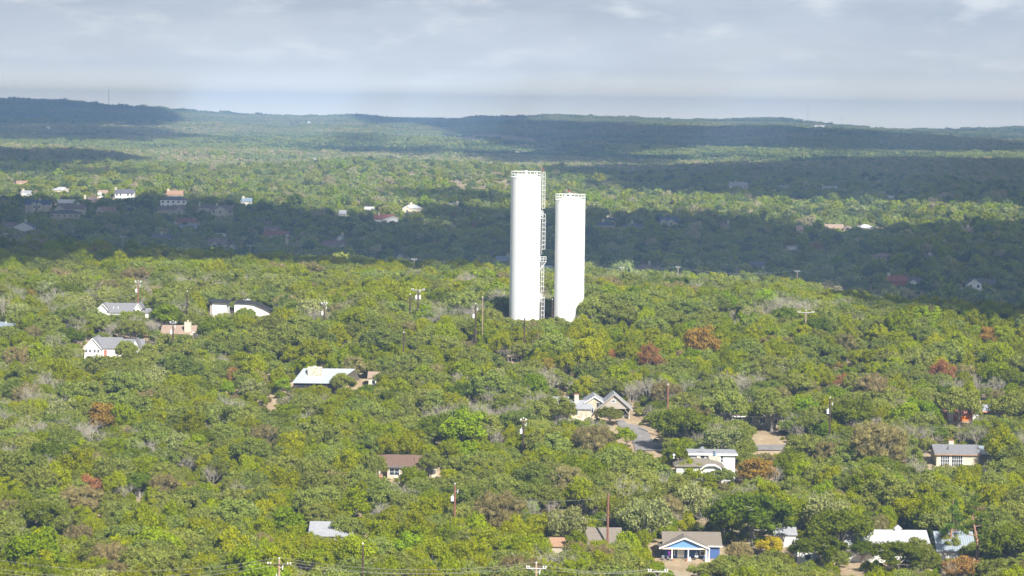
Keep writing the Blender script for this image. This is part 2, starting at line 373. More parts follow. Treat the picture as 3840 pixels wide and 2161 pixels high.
# ------------------------------------------------------------------ clouds over the land (they shade the valley and the far hills)
POLYS = [  # outline of each shaded tract as the photograph shows it, opacity, softness in rows
 ([(-700, 736), (0, 738), (350, 746), (600, 736), (740, 730), (900, 752), (1111, 776), (1300, 792), (1500, 800), (1560, 836), (1690, 872), (1750, 868), (1700, 825), (1600, 790), (1650, 762), (1911, 784), (2200, 792), (2540, 796), (2680, 792), (2994, 832), (3095, 872), (3373, 874), (3420, 858), (3840, 846), (4600, 840), (4600, 1230), (3840, 1190), (3400, 1160), (3200, 1090), (2900, 1040), (2550, 1015), (2200, 1005), (1900, 1010), (1550, 1000), (1250, 985), (900, 972), (600, 955), (300, 968), (0, 985), (-700, 990)], .99, 6),
 ([(2030, 640), (2300, 625), (2540, 618), (2944, 612), (3196, 592), (3840, 600), (4600, 600), (4600, 780), (3840, 774), (3600, 762), (3200, 748), (2900, 740), (2700, 735), (2500, 722), (2200, 700), (2400, 672), (2100, 660)], .98, 1.5),
 ([(2870, 782), (3100, 786), (3600, 800), (4600, 812), (4600, 828), (3500, 814), (3000, 802)], .85, 3),
 ([(1600, 460), (2100, 452), (2600, 468), (2900, 475), (3300, 495), (3700, 520), (3840, 535), (4600, 540), (4600, 575), (3840, 568), (3300, 565), (3000, 560), (2800, 548), (2540, 555), (2300, 570), (2100, 560), (1900, 540), (1700, 500)], .93, 1.5),
 ([(1750, 568), (2100, 565), (2540, 582), (2540, 612), (2300, 614), (2050, 602), (1850, 610)], .93, 1.5),
 ([(1280, 430), (1700, 434), (2000, 440), (1900, 468), (1400, 462)], .9, 1.5),
 ([(-700, 370), (0, 370), (400, 384), (640, 418), (700, 450), (600, 472), (-700, 462)], .96, 1.5),
 ([(-700, 472), (300, 470), (640, 480), (720, 510), (500, 522), (-700, 525)], .88, 1.5),
 ([(-700, 552), (0, 554), (360, 565), (560, 590), (640, 598), (450, 606), (300, 612), (-700, 604)], .97, 1.5),
 ([(-700, 612), (200, 615), (360, 635), (620, 640), (700, 655), (300, 648), (-700, 640)], .8, 2),
 ([(1260, 500), (1430, 498), (1440, 535), (1250, 540)], .7, 3),
 ([(1250, 548), (1750, 560), (1700, 588), (1500, 577), (1100, 568)], .75, 3),
 ([(1420, 702), (1700, 712), (1911, 728), (1911, 766), (1600, 748)], .85, 3),
]
def sdf(px, py, poly, kx=0.35):
    """signed distance to a polygon in rows (sideways distances count less); negative inside"""
    P = np.array(poly, float) * [kx, 1]; x = px * kx; y = py
    d = np.full(x.shape, 1e9); inside = np.zeros(x.shape, bool)
    for i in range(len(P)):
        a = P[i]; b = P[(i + 1) % len(P)]; e = b - a
        t = np.clip(((x - a[0]) * e[0] + (y - a[1]) * e[1]) / (e @ e), 0, 1)
        d = np.minimum(d, np.hypot(x - a[0] - t * e[0], y - a[1] - t * e[1]))
        c = ((a[1] > y) != (b[1] > y)) & (x < (b[0] - a[0]) * (y - a[1]) / (b[1] - a[1] + 1e-12) + a[0])
        inside ^= c
    return np.where(inside, -d, d)
CLOUDZ = 780.0
def clouds():
    mt = bpy.data.materials.new('cloud_vapour'); mt.use_nodes = True; t = mt.node_tree; t.nodes.clear()
    at = N(t, 'ShaderNodeAttribute', attribute_name='cloud_cover'); d = N(t, 'ShaderNodeBsdfDiffuse'); d.inputs[0].default_value = (.9, .9, .92, 1)
    tp = N(t, 'ShaderNodeBsdfTransparent'); mx = N(t, 'ShaderNodeMixShader'); o = N(t, 'ShaderNodeOutputMaterial')
    t.links.new(at.outputs['Fac'], mx.inputs[0]); t.links.new(tp.outputs[0], mx.inputs[1]); t.links.new(d.outputs[0], mx.inputs[2]); t.links.new(mx.outputs[0], o.inputs[0])
    for k, (poly, op, soft) in enumerate(POLYS):
        step = 24.0 if k == 0 else 32.0
        gx = np.arange(-3400, 3400, step); gy = np.arange(700, 10200, step)      # ground points under the cloud
        X, Y = np.meshgrid(gx, gy); Z = H(X, Y) + 6.8
        px, py, _ = project(X, Y, Z)
        wob = (vnoise(X, Y, 21 + k, 260) - .5) * 1.0 + (vnoise(X, Y, 31 + k, 90) - .5) * 1.0
        s = sdf(px, py, poly) + wob * max(soft, 5.5) * 1.5
        dens = np.clip((soft * 0.6 - s) / (2.0 * soft), 0, 1); dens = dens * dens * (3 - 2 * dens)
        dens = np.where((px < -700) | (px > 4550), 0, dens)
        # the point on the cloud deck from which the sun reaches that ground point
        tt = (CLOUDZ - Z) / SUN.z; CX = X + SUN.x * tt; CY = Y + SUN.y * tt
        keep = dens > 0.01
        cell = keep[:-1, :-1] | keep[1:, :-1] | keep[:-1, 1:] | keep[1:, 1:]
        if not cell.any(): continue
        puff = dens * (35 + 30 * vnoise(X, Y, 5, 200))
        mb_v = []; n = X.shape[1]
        top = np.stack([CX, CY, CLOUDZ + puff], -1).reshape(-1, 3); bot = np.stack([CX, CY, CLOUDZ - puff * .35], -1).reshape(-1, 3)
        ii = np.nonzero(cell.ravel())[0]; r, c = np.divmod(ii, n - 1); i = r * n + c
        q = np.stack([i, i + 1, i + n + 1, i + n], -1); NV = len(top)
        q = np.concatenate([q, q[:, ::-1] + NV]); v = np.concatenate([top, bot])
        used, inv = np.unique(q, return_inverse=True); q = inv.reshape(-1, 4); v = v[used]
        dd = np.concatenate([dens.ravel()] * 2)[used]; dd = 1 - np.sqrt(1 - dd * op)
        me = bpy.data.meshes.new('cloud'); me.from_pydata(v.tolist(), [], q.tolist()); me.materials.append(mt)
        a = me.attributes.new('cloud_cover', 'FLOAT', 'POINT'); a.data.foreach_set('value', dd.astype(np.float32))
        me.polygons.foreach_set('use_smooth', [True] * len(q))
        o = bpy.data.objects.new('cloud', me); col.objects.link(o); o['kind'] = 'structure'
clouds()

# ------------------------------------------------------------------ the two water tanks
def water_tank(px, base_row, top_row, dia_px, label, ladder):
    x, y, z = place(px, base_row); s = y / F
    R = dia_px * s / 2; h = (base_row - top_row) * s
    t = thing('water_tank', label, 'water tank', (x, y, z), group='tall white water tanks')
    b = MB(); prof = [(R, -1.5)]
    zz = 0.0
    while zz < h - 0.2:                       # welded rings, each a hair proud of the next
        prof += [(R, zz), (R, zz + 2.36), (R - 0.012, zz + 2.38), (R - 0.012, zz + 2.42)]; zz += 2.44
    prof = [p for p in prof if p[1] < h - 0.15] + [(R, h - 0.12), (R + 0.07, h - 0.1), (R + 0.07, h + 0.02)]
    b.lathe(prof, 96); b.build('tank_shell', M['white_steel'], t, smooth=False)
    b = MB(); b.lathe([(R + 0.03, h + 0.03), (R * .98, h + 0.1), (0.5, h + 1.0)], 96); b.build('roof', M['white_steel'], t)
    b = MB(); b.lathe([(0.28, h + 0.9), (0.28, h + 1.35), (0.46, h + 1.4), (0.46, h + 1.75), (0.2, h + 1.9)], 20); b.build('roof_vent', M['white_rail'], t)
    b = MB(); b.lathe([(0.3, h + 0.3), (0.3, h + 1.3), (0.34, h + 1.35)], 14, cx=(-R * .35 if not ladder else R * .7), cy=-R * .2)
    b.build('roof_hatch', M['white_rail'], t)
    b = MB(); n = 22; rr = R - 0.02
    for k in range(n):
        a = 2 * math.pi * (k + .5) / n; b.tube([(rr * math.cos(a), rr * math.sin(a), h), (rr * math.cos(a), rr * math.sin(a), h + 1.62)], 0.05, 5)
    for hz in (0.82, 1.6):
        ring = [(rr * math.cos(2 * math.pi * k / 48), rr * math.sin(2 * math.pi * k / 48), h + hz) for k in range(49)]; b.tube(ring, 0.06, 5, False)
    b.build('railing', M['white_rail'], t)
    MARKS.append((px, (base_row + top_row) / 2, 'tall white tank' if ladder else 'short white tank'))
    CLEAR.append((px - dia_px / 2 - 2, top_row - 20, px + dia_px / 2 + (28 if ladder else 4), 1172, y - 3)); FOOT.append((x, y, R + 2, -R - 2, R + 2))
    if ladder:
        def zr(r): return (base_row - r) * s
        def cage(x0, x1, r0, r1, name='ladder_cage'):
            b = MB(); z0, z1 = zr(r1), zr(r0)
            for sy in (-.22, .22): b.tube([(x0, sy, z0 - 1.5), (x0, sy, z1)], .04, 5)
            k = z0 - 1.4
            while k < z1: b.tube([(x0, -.22, k), (x0, .22, k)], .022, 4); k += .32
            w = x1 - x0
            def hoop(u): a = math.pi * u; return (x0 + w * math.sin(a) ** .6, -.42 * math.cos(a))
            for u in (0.04, .27, .5, .73, .96): b.tube([(*hoop(u), z0), (*hoop(u), z1)], .032, 4)
            k = z0
            while k <= z1 + .01: b.tube([(*hoop(u), k) for u in np.linspace(0, 1, 9)], .04, 4); k += (z1 - z0) / round((z1 - z0) / 1.25)
            b.tube([(R - .05, 0, z0 + 1), (x0, 0, z0 + 1)], .04, 4); b.tube([(R - .05, 0, z1 - 1), (x0, 0, z1 - 1)], .04, 4)
            b.build(name, M['white_rail'], t)
        cage(R + .35, R + 1.15, 644, 779); cage(R + .42, R + 1.35, 801, 933); cage(R + .35, R + 1.1, 983, 1091); cage(R + .42, R + 1.35, 1115, 1230)
        for rr_, w in ((978, 1.65), (806, 0.7), (1118, .7)):
            b = MB(); z0 = zr(rr_)
            b.box(R + .0, R + w, -.7, .7, z0 - .06, z0)
            for xx in (R + .15, R + w / 2, R + w):
                for yy in (-.68, .68): b.tube([(xx, yy, z0), (xx, yy, z0 + 1.2)], .04, 4)
            for hz in (.6, 1.2): b.tube([(R, -.68, z0 + hz), (R + w, -.68, z0 + hz), (R + w, .68, z0 + hz), (R, .68, z0 + hz)], .04, 4)
            b.tube([(R + w, -.6, z0 - .05), (R, -.6, z0 - w * 1.4)], .07, 4); b.tube([(R + w, .6, z0 - .05), (R, .6, z0 - w * 1.4)], .07, 4)
            b.build('ladder_platform', M['white_rail'], t)
        b = MB(); b.tube([(R * .98, 0, h), (R * .98, 0, h + 3.4)], .05, 6); b.tube([(R * .98 - .75, 0, h + 3.1), (R * .98 + .3, 0, h + 3.1)], .07, 6)
        b.tube([(R * .98 + .45, .4, h), (R * .98 + .45, .4, h + 5.0)], .03, 5); b.build('antenna', M['tanpole'], t)
        b = MB(); b.lathe([(.05, h + 1.6), (.05, h + 2.0), (.13, h + 2.02), (.13, h + 2.3), (.05, h + 2.36)], 10, cx=R + .55); b.build('beacon', M['redlamp'], t)
    else:
        b = MB(); b.tube([(-.35, 0, h + .8), (-.35, 0, h + 2.2)], .04, 6); b.build('beacon_post', M['white_rail'], t)
        for dx in (-.55, -.15):
            b = MB(); b.lathe([(.12, h + 2.2), (.12, h + 2.5), (.05, h + 2.55)], 10, cx=dx); b.build('beacon', M['redlamp'], t)
    return t
water_tank(1965.5, 1240, 664, 113.5, 'taller white cylindrical water tank with caged ladder up its right side', True)
water_tank(2132.5, 1240, 749, 112.0, 'shorter white cylindrical water tank with rooftop railing and no ladder', False)

# ------------------------------------------------------------------ houses
class House:
    def __init__(s, name, label, px, row_, h, group=None, yaw=0.0, cat='house', mark=None, d0=350.0):
        s.px, s.row, s.h = px, row_, h
        s.x, s.y, s.z = place(px, row_, h, d0); s.s = s.y / F; s.td = -ray(px, row_)[2]
        s.t = thing(name, label, cat, (s.x, s.y, s.z), math.radians(yaw), group); s.n = 0
        if mark: MARKS.append((px, row_, mark))
    def X(s, px): return (px - s.px) * s.s
    def Z(s, r, y=0.0): return s.h + (s.row - r) * s.s - y * s.td
    def clear(s, x0, y0, x1, y1, dd=0): CLEAR.append((x0, y0, x1, y1, s.y + dd))
    def foot(s, x0, x1, y0, y1): FOOT.append((s.x + (x0 + x1) / 2, s.y, (x1 - x0) / 2, y0, y1))
    def vol(s, x0, x1, y0, y1, h, kind, rise, wall, roof, oh=.45, z0=-3.0, rooft=.16, wname='wall', rname='roof', fascia=None, wall_on=True):
        g = rise; b = MB(); ym = (y0 + y1) / 2; xm = (x0 + x1) / 2
        if wall_on:
            v = [(x0, y0, z0), (x1, y0, z0), (x1, y1, z0), (x0, y1, z0), (x0, y0, h), (x1, y0, h), (x1, y1, h), (x0, y1, h)]
            fs = [(0, 3, 2, 1)]
            if kind == 'gx': v += [(x0, ym, h + g), (x1, ym, h + g)]; fs += [(0, 1, 5, 4), (2, 3, 7, 6), (1, 2, 6, 9, 5), (3, 0, 4, 8, 7)]
            elif kind == 'gy': v += [(xm, y0, h + g), (xm, y1, h + g)]; fs += [(0, 1, 5, 8, 4), (2, 3, 7, 9, 6), (1, 2, 6, 5), (3, 0, 4, 7)]
            elif kind == 'shed': v[6] = (x1, y1, h + g); v[7] = (x0, y1, h + g); fs += [(0, 1, 5, 4), (2, 3, 7, 6), (1, 2, 6, 5), (3, 0, 4, 7), (4, 5, 6, 7)]
            elif kind == 'shedx': v[5] = (x1, y0, h + g); v[6] = (x1, y1, h + g); fs += [(0, 1, 5, 4), (2, 3, 7, 6), (1, 2, 6, 5), (3, 0, 4, 7), (4, 5, 6, 7)]
            else: fs += [(0, 1, 5, 4), (1, 2, 6, 5), (2, 3, 7, 6), (3, 0, 4, 7), (4, 5, 6, 7)]
            b.add(v, fs); b.build(wname, wall, s.t)
        if kind == 'open': return
        b = MB(); T = rooft + .02
        if kind == 'gx':
            k = g / (ym - y0); e = h - oh * k + T
            b.slab([(x0 - oh, y0 - oh, e), (x1 + oh, y0 - oh, e), (x1 + oh, ym, h + g + T), (x0 - oh, ym, h + g + T)], rooft)
            b.slab([(x1 + oh, y1 + oh, e), (x0 - oh, y1 + oh, e), (x0 - oh, ym + .003, h + g + T), (x1 + oh, ym + .003, h + g + T)], rooft)
        elif kind == 'gy':
            k = g / (xm - x0); e = h - oh * k + T
            b.slab([(x0 - oh, y1 + oh, e), (x0 - oh, y0 - oh, e), (xm, y0 - oh, h + g + T), (xm, y1 + oh, h + g + T)], rooft)
            b.slab([(x1 + oh, y0 - oh, e), (x1 + oh, y1 + oh, e), (xm + .003, y1 + oh, h + g + T), (xm + .003, y0 - oh, h + g + T)], rooft)
        elif kind == 'hip':
            hw = min(x1 - x0, y1 - y0) / 2 + oh; k = g / hw
            A = [(x0 - oh, y0 - oh, h + .02), (x1 + oh, y0 - oh, h + .02), (x1 + oh, y1 + oh, h + .02), (x0 - oh, y1 + oh, h + .02)]
            if x1 - x0 >= y1 - y0: r = [(x0 - oh + hw, ym, h + g), (x1 + oh - hw, ym, h + g)]; F4 = [(0, 1, 5, 4), (1, 2, 5), (2, 3, 4, 5), (3, 0, 4)]
            else: r = [(xm, y0 - oh + hw, h + g), (xm, y1 + oh - hw, h + g)]; F4 = [(0, 1, 4), (1, 2, 5, 4), (2, 3, 5), (3, 0, 4, 5)]
            b.add(A + [(p[0], p[1], p[2] + .14) for p in A] + r, [(3, 2, 1, 0), (0, 1, 5, 4), (1, 2, 6, 5), (2, 3, 7, 6), (3, 0, 4, 7)] + [tuple(i + 4 for i in f) for f in F4])
        elif kind == 'flat': b.box(x0 - oh, x1 + oh, y0 - oh, y1 + oh, h + .02, h + .3)
        elif kind == 'shed':
            k = g / (y1 - y0)
            b.slab([(x0 - oh, y0 - oh, h - oh * k + T), (x1 + oh, y0 - oh, h - oh * k + T), (x1 + oh, y1 + oh, h + g + oh * k + T), (x0 - oh, y1 + oh, h + g + oh * k + T)], rooft)
        elif kind == 'shedx':
            k = g / (x1 - x0)
            b.slab([(x0 - oh, y0 - oh, h - oh * k + T), (x1 + oh, y0 - oh, h + g + oh * k + T), (x1 + oh, y1 + oh, h + g + oh * k + T), (x0 - oh, y1 + oh, h - oh * k + T)], rooft)
        r = b.build(rname, roof, s.t)
        if fascia:
            b = MB(); w = .26
            if kind == 'gy':
                e = h - oh * k + T; yy = y0 - oh - .06
                for sx, xe in ((-1, x0 - oh), (1, x1 + oh)):
                    b.add([(xe, yy, e - w), (xm, yy, h + g + T - w), (xm, yy, h + g + T + .03), (xe, yy, e + .03), (xe, yy + .05, e - w), (xm, yy + .05, h + g + T - w), (xm, yy + .05, h + g + T + .03), (xe, yy + .05, e + .03)],
                          [(0, 1, 2, 3), (7, 6, 5, 4), (0, 4, 5, 1), (3, 2, 6, 7), (0, 3, 7, 4)])
            elif kind in ('gx', 'shed'): e = h - oh * (g / ((ym - y0) if kind == 'gx' else (y1 - y0))) + T; b.box(x0 - oh, x1 + oh, y0 - oh - .05, y0 - oh - .003, e - w, e - .02)
            elif kind in ('hip', 'flat'): b.box(x0 - oh, x1 + oh, y0 - oh - .05, y0 - oh - .003, h - .1, h + (.3 if kind == 'flat' else .13))
            elif kind == 'shedx':
                e = h - oh * k + T; e2 = h + g + oh * k + T; yy = y0 - oh - .06; xa, xb = x0 - oh, x1 + oh
                b.add([(xa, yy, e - .4), (xb, yy, e2 - .4), (xb, yy, e2 + .03), (xa, yy, e + .03), (xa, yy + .05, e - .4), (xb, yy + .05, e2 - .4), (xb, yy + .05, e2 + .03), (xa, yy + .05, e + .03)],
                      [(0, 1, 2, 3), (7, 6, 5, 4), (0, 4, 5, 1), (3, 2, 6, 7), (0, 3, 7, 4), (1, 5, 6, 2)])
            b.build('fascia', fascia, s.t)
        return r
    def win(s, x, z, w, h, y, frame='white', side='f', nx=1, nz=1, t=.09, glass='glass'):
        """window whose lower left corner is x, z in the wall plane y (or the plane x for a side wall)"""
        fr, pn = MB(), MB(); p = .05
        def bx(b, a0, a1, c0, c1, d0, d1):
            if side == 'f': b.box(a0, a1, y - d1, y - d0, c0, c1)
            elif side == 'r': b.box(y + d0, y + d1, a0, a1, c0, c1)
            else: b.box(y - d1, y - d0, a0, a1, c0, c1)
        bx(fr, x - t, x, z - t, z + h + t, .003, p); bx(fr, x + w, x + w + t, z - t, z + h + t, .003, p)
        bx(fr, x, x + w, z - t, z, .003, p); bx(fr, x, x + w, z + h, z + h + t, .003, p)
        for i in range(1, nx): bx(fr, x + w * i / nx - .035, x + w * i / nx + .035, z, z + h, .02, p + .003)
        for i in range(1, nz): bx(fr, x, x + w, z + h * i / nz - .03, z + h * i / nz + .03, .024, p + .006)
        f = fr.build('window', M[frame], s.t); bx(pn, x, x + w, z, z + h, .004, .018); pn.build('pane', M[glass], f)
    def door(s, x, w, h, y, m_='white', z=0.0, handle=True):
        b = MB(); b.box(x, x + w, y - .05, y - .003, z, z + h); d = b.build('door', M[m_], s.t)
        if handle: b = MB(); b.tube([(x + .14, y - .05, z + 1), (x + .14, y - .12, z + 1)], .04, 6); b.build('handle', M['galv'], d)
    def chim(s, x0, x1, y0, y1, z0, z1, m_='limestone', cap='concrete', pot=None):
        b = MB(); b.box(x0, x1, y0, y1, z0, z1); c = b.build('chimney', M[m_], s.t)
        b = MB(); b.box(x0 - .08, x1 + .08, y0 - .08, y1 + .08, z1 + .003, z1 + .14)
        if pot: b.box((x0 * .6 + x1 * .4), (x0 * .4 + x1 * .6), (y0 + y1) / 2 - .2, (y0 + y1) / 2 + .2, z1 + .14, z1 + .14 + pot)
        b.build('chimney_cap', M[cap], c)
    def part(s, name, b, m_, **k): return b.build(name, M[m_] if isinstance(m_, str) else m_, s.t, **k)

# blue porch cottage ------------------------------------------------
def cottage():
    h = House('porch_cottage', 'small cottage with bright blue gable, white front door and pillared porch', 2549, 2104, 0.0, mark='blue gabled cottage')
    X, Z = h.X, h.Z; s = h.s
    h.foot(X(2455), X(2740), -7, 14); h.clear(2504, 1985, 2664, 2116); h.clear(2660, 1985, 2715, 2040); h.clear(2462, 2035, 2500, 2080)
    eave = Z(2062, 2.2)
    # main body with its long roof parallel to the road
    ym = 2.2 + 4.4
    h.vol(X(2495), X(2702), 2.2, 11.0, 2.75, 'gx', Z(1994, ym) - 2.75, M['navy'], M['shingle'], oh=.5, fascia=M['white'])
    # porch gable
    px0, px1 = X(2480), X(2652); apex = Z(2016, -.4)
    b = MB(); xm = (px0 + px1) / 2; ez = 2.55
    b.add([(px0, .02, ez), (px1, .02, ez), (xm, .02, apex - .35), (px0, 3.0, ez), (px1, 3.0, ez), (xm, 3.0, apex - .35)], [(0, 1, 2), (5, 4, 3), (0, 3, 4, 1), (1, 4, 5, 2), (0, 2, 5, 3)])
    h.part('porch_gable', b, 'blue')
    h.vol(px0, px1, .0, 5.5, ez, 'gy', apex - ez - .16, M['blue'], M['shingle'], oh=.5, fascia=M['white'], wall_on=False, rname='porch_roof')
    b = MB(); b.box(px0 - .35, px1 + .35, -.22, .0, ez - .32, ez - .02); b.box(px0 - .35, px0 - .15, 0, 2.1, ez - .32, ez - .02); h.part('porch_beam', b, 'concrete')
    for x in (2519, 2580.5, 2648.5, 2659.5):
        b = MB(); xc = X(x); w = .15 if x != 2648.5 else .22
        b.lathe([(w * 1.3, -.35), (w * 1.3, .35), (w, .4), (w * .8, 2.1), (w * 1.15, 2.14), (w * 1.15, ez - .33)], 8, cx=xc, cy=-.05); h.part('porch_post', b, 'white')
    b = MB(); b.box(X(2478), X(2672), -.5, 2.19, -3, -.35 + .3); h.part('porch_floor', b, 'concrete')
    b = MB()
    for k in range(3): b.box(X(2517), X(2573), -.5 - .42 * (k + 1), -.503 - .42 * k, -3, -.22 - .2 * k)
    h.part('porch_steps', b, 'concrete')
    b = MB(); b.box(X(2488), X(2676), -.7, -.503, -2.5, -.2); b.box(X(2573), X(2600), -1.6, -.703, -2.5, -.5); h.part('foundation', b, 'limestone')
    h.door(X(2541.5), X(2568) - X(2541.5), 2.1, 2.17, z=0.03)
    h.win(X(2551), 1.75, .5, .22, 2.12, nx=3, t=.02); h.win(X(2630), .85, X(2644.5) - X(2630), 1.35, 2.17, nz=2, t=.14); h.win(X(2512), .85, .9, 1.35, 2.17, nz=2, t=.14)
    b = MB(); b.lathe([(.05, .62), (.33, .66), (.40, .82), (.36, .92)], 16, cx=X(2612), cy=.6)
    for a in (0, 2.1, 4.2): b.tube([(X(2612) + .36 * math.cos(a), .6 + .36 * math.sin(a), .92), (X(2612), .6, 1.75), (X(2612), .6, 2.3)], .012, 4)
    o = b.build('hanging_basket', M['white'], None, loc=(h.x, h.y, h.z)); tag(o, 'white hanging basket under the porch of the blue cottage', 'hanging basket')
    b = MB(); b.slab([(X(2503), .35, 2.3), (X(2512), .35, 2.3), (X(2513), .38, 1.1), (X(2508), .4, .9)], .02)
    b.add([(X(2503), .35, 2.3), (X(2512), .35, 2.3), (X(2513), .30, 1.0), (X(2506), .36, 1.3), (X(2503), .39, 2.3), (X(2512), .39, 2.3), (X(2513), .34, 1.0), (X(2506), .4, 1.3)],
          [(0, 3, 2, 1), (4, 5, 6, 7), (0, 1, 5, 4), (1, 2, 6, 5), (2, 3, 7, 6), (3, 0, 4, 7)])
    o = b.build('hanging_flag', M['purple'], None, loc=(h.x, h.y, h.z)); tag(o, 'purple cloth flag hanging at the left end of the cottage porch', 'flag')
    base = None
    for i, (cx, lb) in enumerate(((2489, 'grey mesh patio chair at the far left end of the cottage porch'), (2506, 'grey mesh patio chair beside the leftmost porch post of the cottage'))):
        r = thing('patio_chair', lb, 'chair', (h.x + X(cx), h.y + .3, h.z - .05), math.radians(20 - 30 * i), 'grey patio chairs on the cottage porch')
        b = MB(); b.box(-.28, .28, -.26, .26, .40, .44); b.build('seat', M['greycloth'], r)
        b = MB(); b.slab([(-.28, .30, .5), (.28, .30, .5), (.28, .42, 1.0), (-.28, .42, 1.0)], .05); b.build('backrest', M['greycloth'], r)
        for sx in (-.26, .26):
            for sy in (-.24, .24): b = MB(); b.tube([(sx, sy, 0), (sx, sy, .40)], .02, 5); b.build('leg', M['galv'], r)
    for cx, lb, rr in ((2575, 'terracotta pot left of the middle porch post of the cottage', .24), (2522, 'terracotta pot at the foot of the left porch post of the cottage', .2)):
        b = MB(); b.lathe([(rr * .7, 0), (rr, .38), (rr * 1.1, .4), (rr * 1.1, .46)], 14); o = b.build('flower_pot', M['terracotta'], None, loc=(h.x + X(cx), h.y - .3, h.z - .04)); tag(o, lb, 'flower pot')
    b = MB(); b.lathe([(.12, 0), (.2, .15), (.17, .35), (.1, .5), (.15, .62), (.1, .8), (.02, .86)], 14); b.tube([(.1, 0, .35), (.28, -.05, .25)], [.07, .04], 6)
    o = b.build('garden_statue', M['white'], None, loc=(h.x + X(2587), h.y - .25, h.z - .04)); tag(o, 'small white garden statue right of the middle porch post', 'statue')
cottage()

def near_houses():
    # grey-brown roofed neighbour, mostly behind shrubs
    h = House('shingled_house', 'house with grey-brown shingle roof half hidden left of the blue cottage', 2265, 2046, 2.6, mark='half hidden grey-brown roof')
    X, Z = h.X, h.Z; h.vol(X(2206), X(2325), 0, 8, 2.6, 'gx', Z(1980, 4) - 2.6, M['beige'], M['shingle'], fascia=M['white']); h.foot(X(2200), X(2325), -1, 9)
    h.win(X(2250), 1, 1, 1.2, 0); h.clear(2230, 1980, 2300, 2016)
    # small orange roofed outbuilding
    h = House('garden_shed', 'small shed with orange-tan sloping roof among shrubs at bottom centre', 2093, 2048, 2.2, cat='shed', mark='orange-roofed shed')
    X, Z = h.X, h.Z; h.vol(X(2066), X(2126), 0, 4, 2.2, 'gx', Z(2018, 2) - 2.2, M['beige'], M['orangeroof'], oh=.3); h.clear(2070, 2014, 2122, 2050); h.foot(X(2066), X(2126), -2, 5)
    # white two-storey house with flat roof
    h = House('flat_roofed_house', 'white two-storey house with flat pale roof, stone chimney and satellite dish', 2700, 1706, 6.0, mark='white flat-roofed house')
    X, Z = h.X, h.Z; h.foot(X(2480), X(2775), -5, 12); h.clear(2600, 1690, 2766, 1742); h.clear(2718, 1700, 2766, 1758); h.clear(2622, 1722, 2696, 1752)
    h.vol(X(2590), X(2757), 0, 7.5, 6.0, 'flat', 0, M['greysiding'], M['paleroof'], oh=.55, fascia=M['white'])
    h.win(X(2628), Z(1724), X(2641) - X(2628), .9, 0, t=.3); h.win(X(2704), Z(1734), X(2711) - X(2704), 1.3, 0, nz=2, t=.25); h.win(X(2738), Z(1745), X(2747) - X(2738), 2.1, 0, nz=3, t=.3)
    b = MB(); b.box(X(2718), X(2757), -.06, -.003, .2, 5.85); h.part('corner_board', b, 'white')
    h.chim(X(2657), X(2699), -1.3, -.003, -2, Z(1714), 'limestone')
    b = MB(); b.lathe([(.38, Z(1714)), (.38, Z(1692)), (.44, Z(1691))], 4, cx=X(2679), cy=-.6); h.part('flue', b, 'bluegrey')
    b = MB(); b.tube([(X(2637), 2, 6.3), (X(2637), 2, 7.0)], .05, 6); b.lathe([(.05, 0), (.3, .06), (.5, .18), (.52, .2)], 18)
    # tilt the dish bowl
    for i in range(len(b.v) - 72, len(b.v)):
        x, y, z = b.v[i]; b.v[i] = (X(2637) + x * .9 - z * .4, 2 - z * .9 - x * .4, 7.05 + y)
    h.part('satellite_dish', b, 'paleroof')
    b = MB(); b.box(X(2612), X(2624), -.5, -.003, Z(1720), Z(1711)); h.part('window_unit', b, 'cream')
    # its lower wing with arched white gable
    y0 = -7.0
    h.vol(X(2530), X(2698), y0, -.9, Z(1752, y0), 'hip', 1.5, M['white'], M['shingle'], oh=.5, rname='lower_roof')
    b = MB(); pts = [(2618, 1758), (2636, 1745), (2650, 1742), (2672, 1742), (2690, 1750), (2697, 1757)]
    q = [(X(a), y0 - .7, Z(c, y0)) for a, c in pts]
    for i in range(len(q) - 1):
        p0, p1 = q[i], q[i + 1]
        b.add([(p0[0], p0[1], p0[2] - .3), (p1[0], p1[1], p1[2] - .3), p1, p0, (p0[0], -3.5, p0[2] - .3), (p1[0], -3.5, p1[2] - .3), (p1[0], -3.5, p1[2]), (p0[0], -3.5, p0[2])], [(0, 1, 2, 3), (3, 2, 6, 7), (0, 4, 5, 1), (4, 7, 6, 5)])
    h.part('porch_canopy', b, 'white')
    b = MB(); b.lathe([(.12, Z(1722, -4)), (.12, Z(1712, -4)), (.3, Z(1711, -4)), (.3, Z(1707, -4)), (.1, Z(1704, -4))], 10, cx=X(2522), cy=-4); h.part('roof_vent', b, 'white')
    b = MB(); b.box(X(2757), X(2770), .5, 3, 1.0, 1.1)
    for k in range(6): b.tube([(X(2757) + .1 + k * .15, .5, 1.1), (X(2757) + .1 + k * .15, .5, 2.1)], .03, 4)
    b.tube([(X(2757), .5, 2.1), (X(2770), .5, 2.1)], .05, 4); h.part('side_deck', b, 'white')
    # carport house
    h = House('carport_house', 'stone and taupe house with gabled open carport and pale metal roof beside grey road', 2300, 1532, 2.7, mark='gabled carport house')
    X, Z = h.X, h.Z; h.clear(2234, 1476, 2378, 1534); h.clear(2290, 1530, 2356, 1600); h.clear(2215, 1486, 2255, 1550); h.clear(2165, 1536, 2205, 1564); h.foot(X(2100), X(2385), -1, 14); h.clear(2150, 1466, 2175, 1484)
    gx0, gx1 = X(2240), X(2366); apex = Z(1480)
    b = MB(); xm = X(2298)
    b.add([(gx0, 0, 2.6), (gx1, 0, 2.6), (xm, 0, apex), (gx0, .15, 2.6), (gx1, .15, 2.6), (xm, .15, apex)], [(0, 1, 2), (5, 4, 3), (0, 3, 4, 1), (1, 4, 5, 2), (0, 2, 5, 3)]); h.part('gable', b, 'taupe')
